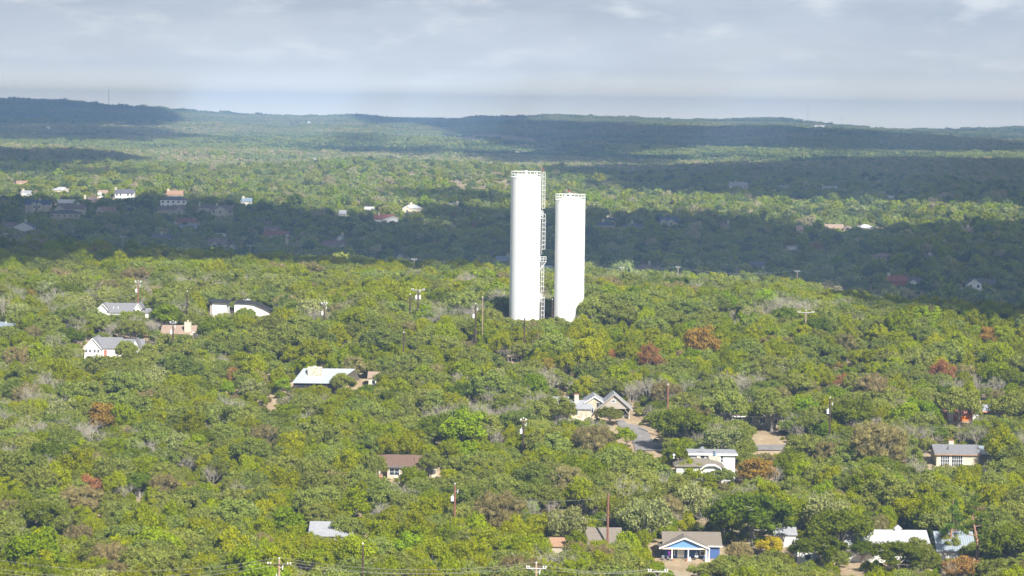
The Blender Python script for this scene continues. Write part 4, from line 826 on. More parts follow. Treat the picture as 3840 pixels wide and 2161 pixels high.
FH = [
 (466, 711, 70, 'gx', 'white', 'darkroof', -1.0, 2, 38, 'farmhouse', 'white two-storey house with charcoal roof, pillared porch and red front door', {'wins': 5, 'door': 'reddoor', 'mark': 'white house with red door'}),
 (228, 702, 62, 'hip', 'cream', 'whiteroof', None, 1, 16, 'pale_roofed_house', 'sunlit house with white hipped roof and cream gable on its right', {'wing': [(20, 22, 'gy', 'cream', 'tanroof')], 'mark': 'white hipped roof'}),
 (97, 716, 34, 'gx', 'white', 'paleroof', -.7, 1, 16, 'white_gabled_house', 'small sunlit white gabled house with tall chimney at far left', {'wing': [(-3, 20, 'gy', 'white', 'paleroof')]}),
 (637, 722, 22, 'gy', 'white', 'paleroof', -.3, 1, 12, 'gable_topped_cabin', 'white gable top facing the viewer with a large chimney, alone among upper-left trees', {}),
 (384, 714, 34, 'gx', 'white', 'tanroof', None, 1, 9, 'white_cottage', 'low white cottage with short tan roof just left of the charcoal-roofed house', {'wing': [(-8, 18, 'gy', 'white', 'whiteroof')]}),
 (80, 679, 38, 'gx', 'cream', 'orangeroof', None, 1, 12, 'orange_roofed_house', 'highest small house at far left with orange-tan roof', {'wing': [(0, 14, 'gy', 'cream', 'orangeroof')]}),
 (655, 716, 58, 'gx', 'cream', 'orangeroof', -.9, 2, 22, 'tan_house', 'cream house with orange-tan gabled roof and cream chimney in sun', {'wing': [(-12, 26, 'hip', 'cream', 'orangeroof')]}),
 (650, 737, 98, 'hip', 'white', 'darkroof', None, 2, 34, 'hipped_house', 'large dark pyramid-roofed house beside the tan chimney house', {'wins': 5, 'mark': 'large dark pyramid roof'}),
 (640, 775, 100, 'gx', 'cream', 'mauveroof', None, 1, 26, 'long_house', 'long mauve-roofed house with cream gable end below the dark pyramid roof', {'wing': [(34, 30, 'gy', 'cream', 'mauveroof')]}),
 (770, 766, 50, 'hip', 'cream', 'mauveroof', -.95, 1.5, 30, 'hipped_cottage', 'mauve hip-roofed house with chimney at its left corner', {'wins': 3}),
 (832, 772, 84, 'gx', 'cream', 'mauveroof', -.5, 2, 42, 'gabled_house', 'cream house with big central front gable, white porch roof and mauve roof', {'wing': [(-4, 40, 'gy', 'cream', 'mauveroof')], 'wins': 4, 'mark': 'big front gable house'}),
 (340, 740, 52, 'hip', 'cream', 'mauveroof', -.9, 1, 16, 'hip_roofed_cottage', 'shaded hip-roofed cottage with cream gable behind the dark trees', {'wing': [(-14, 20, 'gy', 'cream', 'mauveroof')]}),
 (140, 752, 92, 'gx', 'cream', 'navyroof', .1, 2, 46, 'slate_roofed_house', 'cream house with two steep front gables, slate blue roof and tall chimney', {'wing': [(-9, 24, 'gy', 'cream', 'navyroof'), (10, 24, 'gy', 'cream', 'navyroof')], 'mark': 'slate blue roofed house'}),
 (246, 750, 66, 'gx', 'mauveroof', 'whiteroof', None, 1, 15, 'barn', 'barn-like building with pale metal roof in cloud shadow at left', {'cat': 'barn'}),
 (265, 768, 100, 'gx', 'cream', 'mauveroof', .5, 1.6, 34, 'brown_gabled_house', 'wide brown-roofed house with cream gable at its left end', {'wing': [(-40, 34, 'gy', 'cream', 'mauveroof')]}),
 (242, 788, 112, 'hip', 'beige', 'darkroof', None, 1, 36, 'broad_hipped_house', 'broad grey hip-roofed house standing lowest in the left neighbourhood group', {'wins': 5, 'mark': 'broad grey hip roof'}),
 (398, 777, 66, 'gx', 'cream', 'orangeroof', None, 1, 20, 'ochre_roofed_house', 'single-storey house with ochre roof and arched white window', {'wing': [(-24, 22, 'gy', 'cream', 'orangeroof')]}),
 (88, 834, 74, 'gy', 'siding', 'darkroof', .1, 2, 28, 'white_gable_house', 'white gable-fronted house with dark roof and white chimney at far left', {'mark': 'white gable with dark roof'}),
 (36, 838, 60, 'gx', 'beige', 'mauveroof', None, 1, 14, 'low_brown_house', 'low brown-roofed house touching the left side of the white gable', {}),
 (8, 748, 46, 'hip', 'beige', 'mauveroof', None, 1, 14, 'edge_house', 'mauve roof cut by the left edge of the picture', {}),
 (698, 818, 92, 'hip', 'beige', 'redroof', None, 1.4, 20, 'red_brown_house', 'house with low red-brown hipped roof among shaded trees', {'wing': [(-38, 14, 'gy', 'cream', 'redroof')], 'mark': 'low red-brown roof'}),
 (705, 845, 66, 'gx', 'greysiding', 'bluegrey', None, 1, 10, 'blue_roofed_shed', 'low blue-grey roof just below the red-brown hipped roof', {'cat': 'shed'}),
 (1036, 868, 92, 'gx', 'cream', 'redroof', None, 1, 18, 'long_red_roofed_house', 'long red-roofed house in the shaded valley left of the tanks', {'mark': 'long red roof'}),
 (1075, 890, 12, 'gy', 'cream', 'redroof', 0, 1, 22, 'chimney_cottage', 'narrow cream chimney cottage just below the long red roof', {}),
 (1018, 850, 52, 'gx', 'cream', 'mauveroof', None, 1, 13, 'mauve_roofed_cottage', 'small mauve-roofed cottage just above the long red roof', {'wing': [(10, 18, 'gy', 'cream', 'mauveroof')]}),
 (1002, 829, 32, 'hip', 'beige', 'mauveroof', None, 1, 12, 'small_hipped_cottage', 'tiny mauve hipped roof, highest of the shaded valley cluster left of centre', {}),
 (1440, 806, 72, 'gx', 'white', 'redroof', -.55, 1.5, 24, 'red_roofed_house', 'house with dark red roof and chimney joined to big white gable', {'wing': [(34, 76, 'gy', 'white', 'redroof')], 'mark': 'big white gable with red roof'}),
 (1545, 768, 70, 'hip', 'cream', 'whiteroof', -.1, 1.4, 22, 'sunlit_cream_house', 'sunlit cream house with pale roof, chimney and side porch, left of the tanks', {'wing': [(-18, 34, 'gy', 'cream', 'whiteroof')], 'mark': 'sunlit cream house'}),
 (1384, 777, 32, 'gx', 'white', 'whiteroof', None, 1, 8, 'small_white_house', 'small sunlit white roof left of the sunlit cream house', {}),
 (923, 744, 40, 'gx', 'greysiding', 'bluegrey', -.6, 1, 24, 'solar_roofed_house', 'house with steep pale blue roof at the cloud shadow edge', {'depth': 9}),
 (1285, 792, 26, 'shed', 'greysiding', 'paleroof', None, 1, 18, 'pale_shed', 'small pale roofed shed just left of the big white gable', {'cat': 'shed', 'depth': 7}),
 (603, 880, 64, 'gx', 'beige', 'darkroof', 0, 1, 12, 'dark_roofed_house', 'dark roof with small white chimney in deep shade, left of centre', {}),
 (812, 897, 76, 'gx', 'cream', 'mauveroof', None, 1, 22, 'shaded_gabled_house', 'shaded house with several small cream gables below the red-brown roof', {'wing': [(-6, 14, 'gy', 'cream', 'mauveroof'), (28, 22, 'gx', 'cream', 'mauveroof')]}),
 (870, 914, 22, 'gy', 'cream', 'mauveroof', None, 1, 18, 'pointed_cottage', 'small pointed cream gable at right of the shaded gabled house', {}),
 (1252, 904, 80, 'gx', 'cream', 'mauveroof', None, 1, 14, 'mauve_house', 'long mauve roof with cream right gable, shaded valley at centre-left', {'wing': [(36, 12, 'gy', 'cream', 'mauveroof')]}),
 (1276, 882, 22, 'gy', 'white', 'bluegrey', .6, 1, 10, 'small_chimney_house', 'tiny house with white chimney just above the long mauve roof', {}),
 (828, 876, 34, 'flat', 'white', 'whiteroof', None, 1, 5, 'flat_white_building', 'thin flat white roof line above the shaded gabled house', {'cat': 'building'}),
 (1890, 963, 56, 'gx', 'cream', 'bluegrey', .5, 1, 18, 'grey_gable_house', 'grey roof with small chimney showing just left of the taller tank', {'wing': [(-24, 14, 'gy', 'white', 'bluegrey')]}),
 (2050, 998, 30, 'gx', 'greysiding', 'bluegrey', None, 1, 20, 'grey_house', 'shaded grey house seen in the gap between the two tanks', {}),
 (1500, 952, 26, 'gy', 'cream', 'mauveroof', None, 1, 14, 'little_gable_house', 'little cream gable in shade left of the taller tank', {}),
 (2270, 832, 70, 'hip', 'beige', 'navyroof', -.2, 1, 22, 'navy_roofed_house', 'dark blue hipped roof with pale chimney right of the shorter tank', {'mark': 'dark blue hipped roof'}),
 (2285, 814, 40, 'hip', 'beige', 'navyroof', .2, 1, 14, 'rear_navy_house', 'second dark hipped roof with tall chimney, directly behind the navy roofed house', {}),
 (2375, 838, 72, 'hip', 'beige', 'darkroof', -.1, 1, 20, 'charcoal_hipped_house', 'charcoal hipped roof house right of the dark blue roofs', {'wing': [(48, 24, 'gx', 'greysiding', 'bluegrey')]}),
 (2510, 815, 66, 'gx', 'cream', 'navyroof', None, 1.6, 30, 'twin_gabled_house', 'dark-roofed house with two steep white trimmed gables right of the tanks', {'wing': [(-22, 24, 'gy', 'cream', 'navyroof'), (6, 24, 'gy', 'cream', 'navyroof')], 'mark': 'twin white-trimmed gables'}),
 (2425, 990, 76, 'hip', 'beige', 'mauveroof', .3, 1, 16, 'low_grey_hipped_house', 'low grey hipped roof with tiny chimney just above the sunlit crest right of the tanks', {'mark': 'low grey hipped roof'}),
 (2720, 838, 30, 'gx', 'beige', 'mauveroof', .8, 1, 10, 'brown_roofed_cottage', 'brown roofed cottage with chimney right of the twin gables', {}),
 (3000, 848, 22, 'gx', 'beige', 'tanroof', None, 2, 26, 'tall_tan_house', 'tall narrow tan house at left end of the sunlit strip', {}),
 (3130, 843, 66, 'gx', 'beige', 'tanroof', None, 1, 16, 'tan_roofed_bungalow', 'sunlit tan roofed bungalow in the bright strip at right', {'mark': 'sunlit tan bungalow'}),
 (3182, 846, 34, 'hip', 'beige', 'mauveroof', None, 1, 13, 'brown_hip_house', 'brown hip roof between the tan bungalow and the white hipped roof', {}),
 (3248, 842, 56, 'hip', 'white', 'whiteroof', None, 1, 14, 'white_roofed_bungalow', 'sunlit bungalow with brilliant white hipped roof at right', {'mark': 'brilliant white roof'}),
 (2770, 684, 66, 'gx', 'greysiding', 'paleroof', -.3, 2, 24, 'hillside_mansion', 'large pale house with tall chimney and stepped roofs on dark hillside', {'wing': [(-24, 24, 'gx', 'white', 'paleroof')], 'mark': 'large pale hillside house', 'wins': 4}),
 (3112, 699, 64, 'gx', 'greysiding', 'paleroof', -.8, 1, 8, 'long_grey_roofed_house', 'long pale grey roof on the dark hillside at right', {}),
 (2940, 697, 38, 'gx', 'greysiding', 'paleroof', None, 1, 4, 'thin_grey_roofed_house', 'thin pale roof between the large hillside house and the long grey roof', {}),
 (3340, 734, 28, 'flat', 'white', 'whiteroof', None, 1, 6, 'flat_hillside_building', 'small flat white building at the foot of the dark hillside', {'cat': 'building'}),
 (3550, 728, 66, 'gx', 'beige', 'mauveroof', -.2, 1, 9, 'mauve_hillside_house', 'mauve roof low on the dark hillside near the right edge', {}),
 (3312, 951, 88, 'hip', 'greysiding', 'mauveroof', None, 1, 14, 'broad_grey_house', 'broad grey hipped roof in the shaded valley at right', {'mark': 'broad grey valley roof'}),
 (2845, 982, 62, 'gx', 'white', 'darkroof', None, 1, 15, 'dark_roofed_cottage', 'dark-roofed cottage with small white gable at its right end', {'wing': [(24, 20, 'gy', 'white', 'darkroof')], 'mark': 'small white gable cottage'}),
 (3365, 1036, 72, 'gx', 'redbrick', 'redroof', -.8, 1.5, 28, 'red_barn_house', 'dark red roofed house with white chimney in shade near right edge', {'mark': 'dark red roof with chimney'}),
 (3430, 1042, 50, 'gx', 'white', 'darkroof', None, 1, 16, 'white_trimmed_house', 'dark roof with bright white gable trim right of the dark red roof', {'wing': [(-8, 30, 'gy', 'white', 'darkroof')]}),
 (3655, 1045, 56, 'gy', 'siding', 'darkroof', None, 2, 36, 'white_gable_barn', 'tall white gable-fronted house with small windows near the right edge', {'wins': 2, 'mark': 'tall white gable near right edge'}),
 (3700, 1048, 70, 'gx', 'greysiding', 'darkroof', None, 1, 14, 'dark_long_house', 'long dark roof directly behind the tall white gable', {}),
 (2970, 924, 30, 'flat', 'white', 'whiteroof', None, 1, 10, 'white_trailer', 'small white trailer under orange-brown trees in the shaded valley', {'cat': 'trailer'}),
 (3490, 958, 20, 'gy', 'white', 'bluegrey', 0, 1, 9, 'little_white_house', 'very small white house with chimney right of the broad grey valley roof', {}),
 (3632, 853, 26, 'gx', 'cream', 'mauveroof', 0, 1, 12, 'cream_chimney_house', 'cream chimney and brown roof at the shadow edge far right', {}),
 (3075, 470, 40, 'flat', 'white', 'whiteroof', None, 2, 6, 'hilltop_building', 'long white building on the crest of the far hill at right', {'cat': 'building'}),
 (1955, 568, 56, 'flat', 'greysiding', 'paleroof', None, 1.6, 9, 'far_grey_building', 'flat grey building in dark woods above the taller tank', {'cat': 'building'}),
 (1897, 592, 42, 'flat', 'greysiding', 'bluegrey', None, 1, 7, 'low_blue_building', 'low blue-grey roofed building above and left of the taller tank', {'cat': 'building'}),
 (1700, 763, 38, 'flat', 'cream', 'paleroof', .8, 1, 5, 'pale_flat_building', 'thin pale flat roof at the wood edge left of the taller tank', {'cat': 'building'}),
 (1172, 592, 34, 'hip', 'white', 'whiteroof', None, 1, 12, 'far_white_house', 'far tiny white house above the centre-left woods', {}),
 (1160, 455, 22, 'flat', 'white', 'whiteroof', None, 1.5, 6, 'ridge_building', 'tiny white building near the far skyline at centre-left', {'cat': 'building'}),
 (2690, 600, 14, 'gy', 'white', 'tanroof', None, 2, 8, 'far_cream_house', 'tiny cream house in the sunlit far band above the tanks, right', {}),
 (180, 473, 12, 'flat', 'white', 'whiteroof', None, 2, 5, 'far_white_building', 'tiny white building on the far dark hillside at upper left', {'cat': 'building'}),
 (128, 496, 10, 'gy', 'white', 'whiteroof', None, 2, 6, 'distant_white_house', 'tiny bright house beside pale bare ground at upper left', {}),
]
for px, rw, w, stl, wl, rf, ch, st, vis, nm, lb, kw in FH:
    far_house(px, rw, w, stl, wl, rf, ch, st, vis, nm, lb, **kw)

# ------------------------------------------------------------------ poles, wires, masts
PO = {}
def pole(key, px, top, bottom, label, wood='polewood', hgt=10.5, arm=None, transf=0, dead=False, ins=True, d0=350.0, rad=.25, mark=None, lean=0.0):
    x, y, z = place(px, top, hgt, d0); s = y / F
    t = thing('utility_pole', label, 'utility pole', (x, y, z), group='utility poles')
    if lean: t.rotation_euler = (0, lean, 0)
    b = MB(); b.tube([(0, 0, -1), (0, 0, hgt * .5), (0, 0, hgt)], [rad, rad * .88, rad * .72], 10); b.build('post', M[wood], t)
    pts = []
    if arm:
        w, za, yawa, am = arm; ca, sa = math.cos(yawa), math.sin(yawa)
        b = MB(); b.tube([(-w * ca, -w * sa - .2, hgt - za), (w * ca, w * sa - .2, hgt - za)], .085, 4)
        b.tube([(-w * .5 * ca, -w * .5 * sa - .2, hgt - za), (0, -.15, hgt - za - .8)], .03, 4); b.tube([(w * .5 * ca, w * .5 * sa - .2, hgt - za), (0, -.15, hgt - za - .8)], .03, 4)
        b.build('crossarm', M[am], t)
        for u in (-.95, -.72, .72, .95):
            b = MB(); cx, cy_ = w * u * ca, w * u * sa - .2; zz = hgt - za + .08
            b.lathe([(.03, zz), (.05, zz + .12), (.14, zz + .14), (.14, zz + .2), (.07, zz + .24), (.13, zz + .28), (.05, zz + .38)], 8, cx=cx, cy=cy_); b.build('insulator', M['porcelain'], t)
            pts.append((x + cx, y + cy_, z + zz + .38))
    if ins:
        b = MB(); b.tube([(0, 0, hgt), (0, 0, hgt + .18)], .03, 5); b.lathe([(.05, hgt + .15), (.13, hgt + .2), (.13, hgt + .28), (.05, hgt + .45)], 8); b.build('insulator', M['porcelain'], t)
        pts.insert(0, (x, y, z + hgt + .42))
    for k in range(transf):
        sx = (-1) ** (k + 1) * .52; zt = hgt * .70
        b = MB(); b.lathe([(.05, zt - .02), (.27, zt), (.30, zt + .05), (.30, zt + .85), (.33, zt + .87), (.30, zt + .95), (.1, zt + 1.05)], 16, cx=sx, cy=-.12)
        b.tube([(0, 0, zt + .2), (sx, -.1, zt + .2)], .05, 4); b.tube([(0, 0, zt + .7), (sx, -.1, zt + .7)], .05, 4); tb = b.build('transformer', M['galv'] if False else M['porcelain'], t)
        b = MB(); b.tube([(sx + .1, -.12, zt + 1.0), (sx + .16, -.12, zt + 1.45)], [.07, .04], 6); b.build('bushing', M['porcelain'], tb)
    if transf:
        b = MB(); b.tube([(.1, -.1, hgt - 1.2), (.55, -.2, hgt - 1.15)], .04, 5); b.tube([(.55, -.2, hgt - 1.5), (.62, -.2, hgt - .75)], .07, 6); b.build('fuse_cutout', M['porcelain'], t)
    CLEAR.append((px - 4, top - 4, px + 4 + (8 if transf else 0), bottom, y)); PO[key] = (pts, (x, y, z, hgt)); MARKS.append((px, (top + bottom) / 2, mark or 'utility pole')) if mark else None
    return t
HA = math.radians
pole('p1', 518, 1056, 1136, 'brown pole with one pale transformer behind the pale grey roof', 'redpole', arm=(.9, .25, 0, 'galv'), transf=1, mark='pole behind pale grey roof')
pole('p2', 1216, 1138, 1198, 'short-looking brown pole with transformer alone between modern house and taller tank', arm=(.8, .2, 0, 'galv'), transf=1, mark='lone transformer pole')
pole('p3', 1568, 1076, 1178, 'dark double-transformer pole with long pale crossarm left of the tanks', hgt=11.5, arm=(1.9, .9, 0, 'galv'), transf=2, ins=False, mark='double transformer pole')
pole('p4', 1538, 1107, 1168, 'plain dark stub pole just left of the double-transformer pole')
pole('p5', 1783, 1143, 1282, 'tall dark pole with single transformer left of the taller tank', hgt=12.0, transf=1, mark='tall dark transformer pole')
pole('p6', 1810, 1119, 1216, 'slim tan pole right behind the tall dark transformer pole', 'tanpole', hgt=12.5, rad=.15)
pole('p7', 1967, 1193, 1283, 'dark pole with coiled cable in front of the taller tank', mark='pole in front of taller tank')
pole('p8', 1514, 1250, 1290, 'short dark pole top among trees below the double-transformer pole')
pole('p9', 649, 1208, 1262, 'pole with two white fittings in front of the tan roof with chimney', arm=(.8, .3, 0, 'galv'), transf=1)
pole('p10', 1963, 1573, 1650, 'brown pole with transformer in mid-forest left of the carport house', arm=(.7, .3, 0, 'tanpole'), transf=1, mark='mid-forest transformer pole')
pole('p11', 2505, 1446, 1545, 'tall reddish bare pole right of the gabled carport', 'redpole', hgt=12.5, mark='tall reddish pole')
pole('p12', 3113, 1496, 1602, 'dark pole with pale transformer left of the orange-trimmed house', hgt=11.5, transf=1, mark='dark pole left of orange-trimmed house')
pole('p13', 3022, 1168, 1196, 'pole with wide pale crossarm peeking over the trees right of the tanks', 'tanpole', arm=(2.3, .3, HA(8), 'galv'), hgt=8.6, mark='wide crossarm pole')
pole('p14', 1706, 1820, 1856, 'short reddish pole with white transformer below the beige house', 'redpole', transf=1, mark='short reddish pole')
pole('p15', 2281, 1853, 1978, 'tall reddish-brown pole above the half hidden grey-brown roof', 'redpole', hgt=12.5, ins=False, mark='tall pole above grey-brown roof')
pole('p16', 1361, 2044, 2162, 'plain dark red pole at bottom of frame right of the crossarm pole', hgt=11.5, rad=.19, mark='plain dark pole at bottom')
pole('p17', 1047, 2101, 2162, 'pole with brown crossarm and white insulators cut by the bottom edge', 'tanpole', hgt=12.0, arm=(1.9, .75, 0, 'polewood'), transf=1, mark='bottom crossarm pole')
pole('p18', 2011, 2118, 2162, 'pole crowded with white insulators at bottom edge left of blue cottage', 'tanpole', hgt=12.0, arm=(1.6, .6, 0, 'galv'), transf=1, mark='insulator-crowded pole')
pole('p19', 2467, 2142, 2162, 'pole top with pale crossarm at bottom edge in front of the blue cottage', 'polewood', hgt=11.0, arm=(1.6, .1, 0, 'galv'), ins=False)
pole('p21', 2071, 1126, 1180, 'dark pole visible in the gap between the two tanks', hgt=10)
pole('p22', 702, 1096, 1116, 'thin dark pole top left of the modern house', hgt=10)
pole('q1', 460, 886, 936, 'valley pole with pale fittings in cloud shadow at left', 'tanpole', arm=(1.4, .5, 0, 'galv'), d0=1250, hgt=12, mark='pole in left valley')
pole('q2', 938, 920, 950, 'valley pole below the shaded gabled house', 'tanpole', arm=(1.5, .3, 0, 'galv'), d0=1250, hgt=12)
pole('q3', 1553, 972, 1003, 'valley pole with short crossarm left of the taller tank', 'tanpole', arm=(1.3, .3, 0, 'galv'), d0=1250, hgt=12)
pole('q4', 2332, 1004, 1022, 'valley pole just right of the shorter tank', 'tanpole', arm=(1.0, .3, 0, 'galv'), d0=1250, hgt=12)
pole('q5', 2543, 1001, 1024, 'valley pole above the sunlit crest, farther right of the tanks', 'tanpole', arm=(1.0, .3, 0, 'galv'), d0=1250, hgt=12)
pole('q6', 2990, 1016, 1030, 'valley pole at the right end of the drooping wires', 'tanpole', arm=(1.2, .3, 0, 'galv'), d0=1250, hgt=12)
pole('q7', 20, 876, 884, 'valley pole nearest the left edge of the picture', 'tanpole', arm=(1.2, .3, 0, 'galv'), d0=1250, hgt=12)
def wire(a, b_, label, sag=1.0, r=.018, group=None):
    a, b_ = Vector(a), Vector(b_); b = MB()
    b.tube([a.lerp(b_, t) - Vector((0, 0, sag * 4 * t * (1 - t))) for t in np.linspace(0, 1, 25)], r, 4, False)
    o = b.build('power_line', M['wire']); tag(o, label, 'power line', group or 'overhead power lines')
def P3(px, py, like): x, y, z, hh = PO[like][1]; r = ray(px, py); return (r[0] * y, y, CAMZ + r[2] * y)
p17, p18, p19 = PO['p17'][0], PO['p18'][0], PO['p19'][0]
for k, (nm, ya, yb) in enumerate((('topmost', 2090, 2141), ('second', 2124, 2152), ('lowest', 2140, 2161))):
    i = (0, 1, 4)[k]
    wire(P3(-60, ya, 'p17'), p17[i], f'{nm} pale wire from the left edge to the bottom crossarm pole', 2.2)
    wire(p17[i], p18[i], f'{nm} pale wire between the bottom crossarm pole and insulator-crowded pole', 1.6)
    wire(p18[i], p19[min(i, 3)], f'{nm} wire from insulator-crowded pole to the crossarm before the cottage', 1.0)
    wire(p19[(0, 1, 3)[k]], P3(3000 + 40 * k, 2175 + 6 * k, 'p19'), f'{nm} wire running right from the crossarm before the cottage', 1.0)
q = [PO[k][0] for k in ('q7', 'q1', 'q2', 'q3')]
for a, c, n_ in ((0, 1, 'left edge valley pole and fitted valley pole'), (1, 2, 'fitted valley pole and the next valley pole right'), (2, 3, 'centre-left valley poles')):
    for i, w_ in ((1, 'upper'), (4, 'lower')): wire(q[a][i], q[c][i], f'{w_} valley wire spanning {n_}', 3.0, .036)
wire(q[3][1], P3(2200, 996, 'q3'), 'valley wire passing behind both tanks', 2.0, .036)
qq = [PO[k][0] for k in ('q4', 'q5', 'q6')]
wire(P3(2160, 1000, 'q4'), qq[0][1], 'valley wire from behind the shorter tank to the first pole right', .8, .036)
wire(qq[0][1], qq[1][1], 'valley wire between the two poles right of the shorter tank', 1.2, .036)
wire(qq[1][1], qq[2][1], 'long drooping valley wire to the rightmost valley pole', 2.5, .036)
wire(qq[2][1], P3(3300, 1040, 'q6'), 'valley wire descending right from the rightmost valley pole', 1.0, .036)
e = lambda k, dz=0.0: (PO[k][1][0], PO[k][1][1], PO[k][1][2] + PO[k][1][3] - dz)
wire(e('p4', .4), e('p6', 1.6), 'upper pale wire from the plain stub pole to the slim tan pole', 2.6, .036)
wire(e('p4', 3.2), e('p5', .8), 'lower pale wire from the plain stub pole to the tall dark pole', 1.8, .036)
wire(P3(320, 1122, 'p1'), e('p1', 3.6), 'service wire reaching the pole behind the pale grey roof', .6, .03)
wire(e('p15', .6), P3(1925, 1878, 'p15'), 'wire running left from the tall pole above the grey-brown roof', .4)
wire(e('p15', 1.6), P3(2340, 1930, 'p15'), 'guy wire slanting right from the tall pole above the grey-brown roof', .0)
wire(e('p15', 5), P3(1960, 1920, 'p15'), 'lower cable running left from the tall pole above the grey-brown roof', .2)
wire(P3(3450, 1602, 'p12'), P3(3760, 1593, 'p12'), 'thin wire crossing below the orange-trimmed house', .3, .022)
wire(P3(2640, 1642, 'p11'), P3(3000, 1602, 'p12'), 'thin wire crossing the bare dirt patch right of the road', .3, .022)
def mast(px, top, hgt, label, d0):
    x, y, z = place(px, top + hgt * F / d0, 0, d0 - 900) if False else (0, 0, 0)
    r = ray(px, top); y = d0; x = r[0] * y; zt = CAMZ + r[2] * y; z = float(H(x, y))
    t = thing('radio_mast', label, 'radio mast', (x, y, z), group='radio masts on the skyline')
    hh = zt - z; b = MB()
    for a in range(3): c_, s_ = math.cos(a * 2.094) * .7, math.sin(a * 2.094) * .7; b.tube([(c_, s_, -1), (c_, s_, hh)], .22, 4)
    k = 0.0; i = 0
    while k < hh - 4: a0, a1 = i * 2.094, (i + 1) * 2.094; b.tube([(math.cos(a0) * .7, math.sin(a0) * .7, k), (math.cos(a1) * .7, math.sin(a1) * .7, k + 4)], .12, 3); k += 4; i += 1
    b.build('lattice', M['galv'], t)
mast(408, 335, 60, 'tall thin radio mast on the skyline at left', 8950)
mast(3030, 385, 60, 'tall thin radio mast on the right skyline, left of the white hilltop building', 8950)
mast(3158, 440, 30, 'short radio mast on the right skyline, right of the white hilltop building', 8950)

# ------------------------------------------------------------------ the grey drive, the lane and the dirt banks
def patch(name, rows, m_, lift, label=None):
    """surface laid on the land between the given left and right edges"""
    b = MB(); nn = 14; g = []
    for r_, x0, x1 in rows:
        line = []
        for k in range(nn):
            x, y, z = place(x0 + (x1 - x0) * k / (nn - 1), r_); line.append((x, y, z + lift))
        g.append(line)
    v = [p for l in g for p in l]; f = [(i * nn + k, (i + 1) * nn + k, (i + 1) * nn + k + 1, i * nn + k + 1) for i in range(len(g) - 1) for k in range(nn - 1)]
    b.add(v, f); o = b.build(name, M[m_]); o['kind'] = 'structure'; return o
rws = [(1578, 2312, 2340), (1590, 2312, 2352), (1600, 2320, 2400), (1615, 2345, 2426), (1635, 2362, 2436), (1655, 2372, 2452), (1668, 2376, 2500), (1680, 2378, 2560), (1692, 2380, 2600)]
patch('driveway', rws, 'asphalt', .16)
patch('road', [(1671, 2600, 2960), (1676, 2580, 2960), (1684, 2560, 2960), (1692, 2540, 2960)], 'asphalt', .22)
CLEAR += [(2316, 1590, 2396, 1612, 9e9), (2350, 1610, 2432, 1640, 9e9), (2376, 1640, 2440, 1690, 9e9), (2830, 1650, 2925, 1690, 9e9), (2430, 1668, 2480, 1690, 9e9), (2536, 2126, 2580, 2160, 9e9), (1005, 1524, 1030, 1534, 9e9), (3185, 2110, 3225, 2150, 9e9)]

# ------------------------------------------------------------------ trees
ICO = None
def ico():
    global ICO
    if ICO is None:
        t = (1 + 5 ** .5) / 2
        v = np.array([(-1, t, 0), (1, t, 0), (-1, -t, 0), (1, -t, 0), (0, -1, t), (0, 1, t), (0, -1, -t), (0, 1, -t), (t, 0, -1), (t, 0, 1), (-t, 0, -1), (-t, 0, 1)]) / math.hypot(1, t)
        f = np.array([(0, 11, 5), (0, 5, 1), (0, 1, 7), (0, 7, 10), (0, 10, 11), (1, 5, 9), (5, 11, 4), (11, 10, 2), (10, 7, 6), (7, 1, 8), (3, 9, 4), (3, 4, 2), (3, 2, 6), (3, 6, 8), (3, 8, 9), (4, 9, 5), (2, 4, 11), (6, 2, 10), (8, 6, 7), (9, 8, 1)])
        ICO = (v, f)
    return ICO
def leaf_mesh(name, m_, centers, radii, per, leaf, rng, flat=.8, core=.55, spread=(.62, 1.12), upb=.25, stretch=1.0, rnd=.9, aspect=.55):
    """leaves round clump centres: one diamond each, plus a small lumpy heart in every clump"""
    C = np.repeat(np.arange(len(centers)), per); n = len(C)
    d = rng.normal(size=(n, 3)); d[:, 2] += upb; d /= np.linalg.norm(d, axis=1)[:, None]
    r = rng.uniform(*spread, n)[:, None] * radii[C][:, None]
    p = centers[C] + d * r * np.array([1, 1, flat])
    nr = d + rng.normal(size=(n, 3)) * rnd; nr /= np.linalg.norm(nr, axis=1)[:, None]
    a = np.cross(nr, rng.normal(size=(n, 3))); a /= np.linalg.norm(a, axis=1)[:, None]
    if stretch != 1.0: a[:, 2] *= stretch; a /= np.linalg.norm(a, axis=1)[:, None]
    b = np.cross(nr, a); sz = (leaf * rng.uniform(.6, 1.35, n))[:, None]
    V = np.stack([p + a * sz, p + b * sz * aspect, p - a * sz, p - b * sz * aspect], 1).reshape(-1, 3)
    Q = np.arange(4 * n).reshape(-1, 4)
    iv, if_ = ico(); nc = len(centers)
    if core > 0:
        cv = centers[:, None, :] + iv[None] * (radii * core)[:, None, None] * np.array([1, 1, flat]) * rng.uniform(.7, 1.25, (nc, 12, 1))
        cf = (if_[None] + (np.arange(nc) * 12)[:, None, None] + 4 * n).reshape(-1, 3)
        V = np.concatenate([V, cv.reshape(-1, 3)])
    else: cf = np.zeros((0, 3), int)
    me = bpy.data.meshes.new(name); me.vertices.add(len(V)); me.vertices.foreach_set('co', V.astype(np.float32).ravel())
    loops = np.concatenate([Q.ravel(), cf.ravel()]).astype(np.int32); starts = np.concatenate([np.arange(0, 4 * n, 4), 4 * n + np.arange(0, cf.size, 3)]).astype(np.int32)
    me.loops.add(len(loops)); me.loops.foreach_set('vertex_index', loops); me.polygons.add(len(starts)); me.polygons.foreach_set('loop_start', starts); me.update(calc_edges=True)
    me.materials.append(m_); return me
